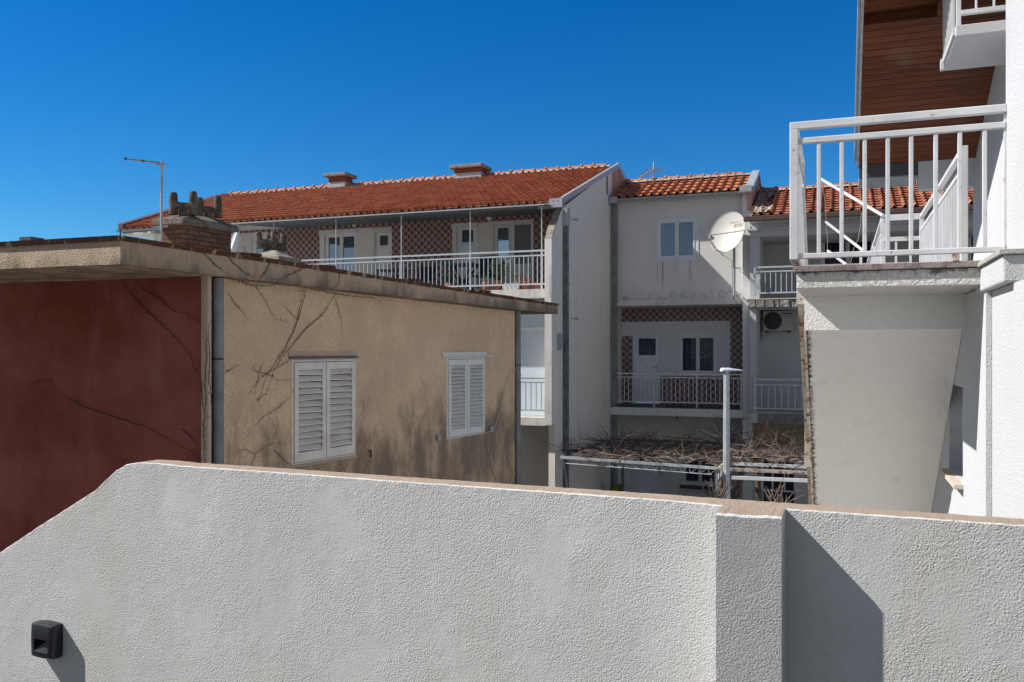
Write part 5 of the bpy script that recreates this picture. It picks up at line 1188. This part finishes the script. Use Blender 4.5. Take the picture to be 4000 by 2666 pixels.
# stair railing
def zs(y_): return -slope*(y_-7.64)
st_r = MB(); st_r.bar((XP, 7.7, ZR+zs(7.7)), (XP, 12.9, ZR+zs(12.9)), .05, .05); so = st_r.build('railing', M['rail_white'], RB)
MB().bar((XP, 7.66, .42+zs(7.66)), (XP, 12.9, .42+zs(12.9)), .045, .05).build('bottom_rail', M['rail_rusty'], so); MB().bar((XP, 7.7, 1.42+zs(7.7)), (XP, 12.9, 1.42+zs(12.9)), .038, .04).build('middle_rail', M['rail_white'], so)
y_ = 7.8
while y_ < 12.8: MB().box(XP-.0135, XP+.0135, y_-.0135, y_+.0135, .44+zs(y_), 1.40+zs(y_)).build('baluster', M['rail_white'], so); y_ += .14
for y_ in (9.4, 11.1): MB().box(XP-.03, XP+.03, y_-.03, y_+.03, .2+zs(y_), 1.55+zs(y_)).build('post', M['rail_rusty'], so); MB().box(XP-.03, -.25, y_-.05, y_+.05, .14+zs(y_), .2+zs(y_)).build('post_foot', M['rail_rusty'], so)
# walkway railing
XK = .93; YK0 = onX(3766, 600, XK).y; YK1 = onX(3601, 831, XK).y; ZK = ZR
def yrail(x, y0, y1, z0, z1, sp=.115, posts=()):
    m = MB(); m.bar((x, y0, z1), (x, y1, z1), .045, .04); ro_ = m.build('railing', M['rail_white'], RB, bevel=.004)
    MB().bar((x, y0, z1-.16), (x, y1, z1-.16), .034, .034).build('middle_rail', M['rail_white'], ro_); MB().bar((x, y0, z0), (x, y1, z0), .034, .034).build('bottom_rail', M['rail_white'], ro_)
    k = int((y1-y0)/sp)
    for i in range(1, k): yy = y0+(y1-y0)*i/k; MB().box(x-.012, x+.012, yy-.012, yy+.012, z0+.017, z1-.177).build('baluster', M['rail_white'], ro_)
    for yy in (y0, y1)+tuple(posts): MB().box(x-.026, x+.026, yy-.026, yy+.026, ZT, z1+(.02 if yy == y0 else -.02)).build('post', M['rail_white'], ro_, bevel=.004)
    return ro_
yrail(XK, YK0, YK1, ZT+.10, ZK, .115, ((YK0+YK1)/2,)); XM = .505
rr_ = MB(); rr_.bar((XM, YK1, ZK), (XK, YK1, ZK), .045, .07); r_o = rr_.build('railing', M['rail_white'], RB); MB().bar((XM, YK1, ZK-.26), (XK, YK1, ZK-.26), .034, .05).build('middle_rail', M['rail_white'], r_o)
MB().box(XM+.13, XM+.155, YK1-.012, YK1+.012, ZT+.05, ZK-.28).build('baluster', M['rail_white'], r_o); MB().box(XM+.29, XM+.315, YK1-.012, YK1+.012, ZT+.05, ZK-.28).build('baluster', M['rail_white'], r_o); MB().bar((XM, YK1, ZT+.10), (XK, YK1, ZT+.10), .034, .034).build('bottom_rail', M['rail_white'], r_o)
yrail(XM, YK1+.03, 17.0, ZT+.10, ZK, .12, (14.2,))
# clothes line brackets on the far railing
CB = thing('clothes_line_frame', 'thin white slanted clothes line bars with loose cord behind the landing railing', 'clothes line', (.2, 11.5, ZK))
for k, (a, b) in enumerate((((3207, 700), (3450, 843)), ((3226, 868), (3372, 980)), ((3233, 980), (3305, 1034)))):
    MB().bar(atD(*a, 12.5-k*.0), atD(*b, 10.4), .028 if k == 0 else .024).build('bar', M['rail_white'], CB)
cd = MB(); cd.tube([atD(x, y_, 12.0) for x, y_ in ((3209, 703), (3222, 780), (3228, 870), (3229, 900), (3233, 940), (3231, 975))], .003, 4); cd.tube([atD(x, y_, 12.0) for x, y_ in ((3365, 830), (3360, 890), (3357, 905), (3352, 935), (3345, 950), (3335, 970), (3322, 1030))], .004, 4); cd.build('cord', M['wire_light'], CB)
MB().box(*sorted((atD(3356, 1000, 11).x, atD(3366, 1000, 11).x)), 11.6, 11.64, .75, 1.25).build('bar_stub', M['rail_white'], CB)
# upper far wall
uw = MB(); zz = lambda y_: 3.69-.482*(y_-12.7)
uw.prism([(XU, 6.55, .59), (XU, 14.72, .59), (XU, 14.72, zz(14.72)), (XU, 6.55, zz(6.55))], (.2, 0, 0)); uw.build('upper_wall', M['white_wall'], RB)
cbm = MB()
for k in range(3): cbm.tube([(XU-.02-.0*k, 10.72-k*.14, .6), (XU-.02, 10.72-k*.14, zz(10.8))], .014, 6)
cbm.build('wall_cables', M['dark_grey'], RB)
# wooden soffit roof
XG = .30; ye = 14.47; ystep = 11.86
nS = Vector((0, .482, 1)).normalized()
so_ = MB(); so_.prism([(XG, ystep, zz(ystep)), (XU, ystep, zz(ystep)), (XU, ye, zz(ye)), (XG, ye, zz(ye))], nS*.16); so_.build('wooden_soffit', M['wood'], RB)
so_ = MB(); so_.prism([(XG, 6.0, zz(6.0)+.2), (XU, 6.0, zz(6.0)+.2), (XU, ystep-.001, zz(ystep)+.2), (XG, ystep-.001, zz(ystep)+.2)], nS*.01); xj = onP(3655, 100, Vector((0, ystep, zz(ystep))), nS).x
so_.prism([(xj, 6.0, zz(6.0)), (XU, 6.0, zz(6.0)), (XU, ystep-.002, zz(ystep)), (xj, ystep-.002, zz(ystep))], nS*.13); so_.build('wooden_soffit', M['wood'], RB)
rt = MB(); rt.prism([(XG-.06, 5.9, zz(5.9)+.27), (XU+3, 5.9, zz(5.9)+.27), (XU+3, ye+.1, zz(ye+.1)+.27), (XG-.06, ye+.1, zz(ye+.1)+.27)], nS*.12); rt.build('roof', M['tiles'], RB)
fa = MB(); fa.prism([(XG-.035, 5.9, zz(5.9)-.0), (XG-.035, 5.9, zz(5.9)+.31), (XG-.035, ye+.06, zz(ye+.06)+.31), (XG-.035, ye+.06, zz(ye+.06)-.0)], (.03, 0, 0)); fa.prism([(XG-.075, 5.9, zz(5.9)+.10), (XG-.075, 5.9, zz(5.9)+.28), (XG-.075, ye+.06, zz(ye+.06)+.28), (XG-.075, ye+.06, zz(ye+.06)+.10)], (.036, 0, 0)); fa.build('fascia', M['gutter_grey'], RB)
# lower end boxes of the eave and beam
xe1 = 1.13
MB().box(XG, xe1-.0, ye+.01, ye+.07, zz(ye)-.19, zz(ye)+.05).build('eave_end_board', M['dark_grey'], RB); MB().box(XG, xe1, ye+.07, ye+.9, zz(ye)-.21, zz(ye)-.14).build('eave_end_soffit', M['gutter_grey'], RB)
MB().box(xe1, XU+.2, ye+.01, ye+.25, 2.42, zz(ye)+.04).build('cross_beam', M['white_wall'], RB)
# upper balcony
yb0 = 10.4; p = onY(3734, 143, yb0); q_ = onX(3687, 268, p.x); zb_ = p.z; zt_ = onY(3734, 100, yb0).z
MB().box(p.x, XU, yb0, yb0+1.25, zb_, zt_).build('upper_balcony_slab', M['white_near'], RB, bevel=.008)
railing(RB, (p.x+.03, yb0+.03), (XU-.02, yb0+.03), onY(3760, 48, yb0).z, zt_+.95, .16, .045, .05, .022, 'rail_white', .15, posts=[0], foot=onY(3760, 48, yb0).z-zt_, bevel=.004)
ur = MB(); zq = onY(3760, 48, yb0).z; ur.bar((p.x-.0, yb0+.05, zt_+.95), (p.x, yb0+1.2, zt_+.95), .045); uo = ur.build('railing', M['rail_white'], RB); MB().bar((p.x-.0, yb0+.05, zt_-.06), (p.x, yb0+1.25, zt_-.06), .05, .05).build('bottom_rail', M['rail_white'], uo)
for i in range(1, 10): y_ = yb0+.05+i*.12; MB().box(p.x-.012, p.x+.012, y_-.012, y_+.012, zt_-.05, zt_+.93).build('baluster', M['rail_white'], uo)
MB().box(p.x-.045, p.x-.01, yb0+1.0, yb0+1.1, zt_-.16, zt_-.04).build('post_foot', M['rail_white'], uo)

# ================================================================== FOREGROUND PARAPET
es = (Rg*.915-F*.4035).normalized(); en = (Rg*.4035+F*.915).normalized(); W0 = Rg*-1.825+F*5.64
def W(s, n_, z): return W0+es*s+en*n_+U*z
def wS(px, py, n_=0): p_ = onP(px, py, W0+en*n_, en); return (p_-W0).dot(es), p_.z
PW = thing('parapet_wall', 'grey roughcast parapet wall with a tan top and a square pier across the foreground', 'wall', tuple(W(2, .1, -4.4)))
outline = [wS(*p_) for p_ in ((-900, 2750), (-250, 2325), (0, 2160), (80, 2106), (153, 2058), (260, 1990), (366, 1921), (410, 1880), (451, 1842), (490, 1817), (540, 1808), (600, 1811), (700, 1820))]
ZW = -.78; sEnd = 6.5; TH_ = .17
rr = random.Random(11); top = []
for (s0, z0), (s1, z1) in zip(outline[:-1], outline[1:]):
    n = max(1, int((s1-s0)/.03))
    for i in range(n): top.append((s0+(s1-s0)*i/n, z0+(z1-z0)*i/n))
s = outline[-1][0]
while s < sEnd: top.append((s, ZW)); s += .03
top = [(a, z+rr.uniform(-.0014, .0014)+.0008*math.sin(a*3.1)) for a, z in top]
body = MB(); pts = top; tb = len(pts)
def nfun(i): return rr.uniform(-.003, .003)
sP = wS(2790, 2100, -.06)[0]; sQ = wS(2797, 2200, -.215)[0]; sZ = wS(3053, 2200, -.165)[0]
def nb(a): k = (a-(sP-.42))/.42; return -.03*k*k if 0 < k <= 1 else (-.03 if k > 1 and a < sQ+.03 else 0.0)
front = [W(a, nb(a)+rr.uniform(-.0015, .0015), z-.003) for a, z in pts]; mid_ = [W(a, nb(a), z-.03) for a, z in pts]; r1_ = [W(a, nb(a)+.007+rr.uniform(-.003, .003), z+.003) for a, z in pts]; back = [W(a, TH_+rr.uniform(-.002, .002), z+.002) for a, z in pts]
fb = [W(a, nb(a), -4.4) for a, z in pts]; bb_ = [W(a, TH_, -4.4) for a, z in pts]
for i in range(tb-1):
    body.poly([fb[i], fb[i+1], mid_[i+1], mid_[i]]); body.poly([mid_[i], mid_[i+1], front[i+1], front[i]]); (sQ+.03 < pts[i][0] < sZ-.035) or body.poly([front[i], front[i+1], r1_[i+1], r1_[i]]); body.poly([bb_[i+1], bb_[i], back[i], back[i+1]])
body.build('wall_face', M['parapet'], PW)
tp = MB()
for i in range(tb-1): tp.poly([r1_[i], r1_[i+1], back[i+1], back[i]])
tp.build('wall_top', M['parapet_top'], PW)
pn_ = -.165; pl_ = -.215; s0 = wS(2797, 2200, pl_)[0]; s1 = wS(3053, 2200, pn_)[0]; pier = MB()
zt = ZW-.004; N = 14
pfr = [(s0+(s1-s0)*i/N, zt-.004+rr.uniform(-.003, .003)) for i in range(N+1)]
pq = lambda a: pl_+(pn_-pl_)*(a-s0)/(s1-s0)
a_ = [W(a, pq(a), z-.01) for a, z in pfr]; b_ = [W(a, pq(a)+.015, z) for a, z in pfr]; c_ = [W(a, .016, ZW+.004) for a, z in pfr]; d_ = [W(a, pq(a), -4.4) for a, z in pfr]
for i in range(N): pier.poly([d_[i], d_[i+1], a_[i+1], a_[i]]); pier.poly([a_[i], a_[i+1], b_[i+1], b_[i]])
pier.poly([W(s1, pn_, -4.4), W(s1, .0, -4.4), c_[-1], b_[-1], a_[-1]]); pier.poly([W(s0, 0, -4.4), W(s0, pl_, -4.4), a_[0], b_[0], c_[0]])
pier.build('pier', M['parapet'], PW); pt = MB()
for i in range(N): pt.poly([b_[i], b_[i+1], c_[i+1], c_[i]])
pt.build('pier_top', M['parapet_top'], PW)

# step light on the parapet
sR, zR = wS(240, 2500, 0); sL = wS(122, 2500, -.085)[0]; zt_l = wS(160, 2442, -.085)[1]; zb_l = wS(160, 2570, -.085)[1]; sRf = wS(203, 2500, -.085)[0]
SLT = thing('step_light', 'black plastic step light with a hooded opening on the grey parapet', 'wall light', tuple(W((sL+sR)/2, -.05, (zt_l+zb_l)/2)))
hs_ = MB(); Wd = sRf-sL; Hh = zt_l-zb_l; cx0 = (sL+sRf)/2; cz0 = (zt_l+zb_l)/2
def outl(k, n_, grow=0):    # bulging square outline
    pts = []
    for i in range(40):
        t_ = i/10; sd_ = int(t_); f = t_-sd_
        a = [(-1+2*f, 1), (1, 1-2*f), (1-2*f, -1), (-1, -1+2*f)][sd_]; bul = .06
        x = a[0]*(1+bul*(1-a[1]**2)); z = a[1]*(1+bul*(1-a[0]**2)); pts.append(W(cx0+x*(Wd/2*k), n_, cz0+z*(Hh/2*k)))
    return pts
rings = [outl(1.0, 0.0), outl(1.02, -.03), outl(1.0, -.075), outl(.95, -.086), outl(.80, -.092)]
b = len(hs_.v)
for r_ in rings: hs_.v += [tuple(p_) for p_ in r_]
for i in range(len(rings)-1):
    for k in range(40): hs_.f.append((b+i*40+k, b+i*40+(k+1)%40, b+(i+1)*40+(k+1)%40, b+(i+1)*40+k))
# face with opening
ow, ot, ob = Wd*.32, cz0+Hh*.06, cz0-Hh*.34; last = rings[-1]; base = b+(len(rings)-1)*40
hole = []
for i in range(40):
    t_ = i/10; sd_ = int(t_); f = t_-sd_; a = [(-1+2*f, 1), (1, 1-2*f), (1-2*f, -1), (-1, -1+2*f)][sd_]; hole.append(W(cx0+a[0]*ow, -.092, (ot+ob)/2+a[1]*(ot-ob)/2))
hb = len(hs_.v); hs_.v += [tuple(p_) for p_ in hole]
for k in range(40): hs_.f.append((base+k, base+(k+1)%40, hb+(k+1)%40, hb+k))
inn = [p_+en*.062 for p_ in hole]; ib = len(hs_.v); hs_.v += [tuple(p_) for p_ in inn]
for k in range(40): hs_.f.append((hb+k, hb+(k+1)%40, ib+(k+1)%40, ib+k))
hs_.f.append(tuple(range(ib, ib+40)))
hs_.build('housing', M['dark_plastic'], SLT, smooth=True)
lv = MB()
for k in range(9):
    t_ = k/9; z_ = ob+.004+t_*(ot-ob)*.62; nn_ = -.088+t_*.055; lv.tube([W(cx0-ow*.97, nn_, z_), W(cx0+ow*.97, nn_, z_)], .006, 8)
lv.build('ribbed_reflector', M['lens'], SLT, smooth=True)
lg = MB()
for i, zz_ in enumerate((.30, .265, .23)): lg.box(0, 0, 0, 0, 0, 0) if False else lg.hexa([W(cx0-.012-.006*(i == 1), -.0935, cz0+Hh*zz_), W(cx0+.012+.006*(i == 1), -.0935, cz0+Hh*zz_), W(cx0+.012, -.092, cz0+Hh*zz_), W(cx0-.012, -.092, cz0+Hh*zz_)], [W(cx0-.010, -.0935, cz0+Hh*zz_+.003), W(cx0+.010, -.0935, cz0+Hh*zz_+.003), W(cx0+.010, -.092, cz0+Hh*zz_+.003), W(cx0-.010, -.092, cz0+Hh*zz_+.003)])
lg.build('embossed_mark', M['lens'], SLT)
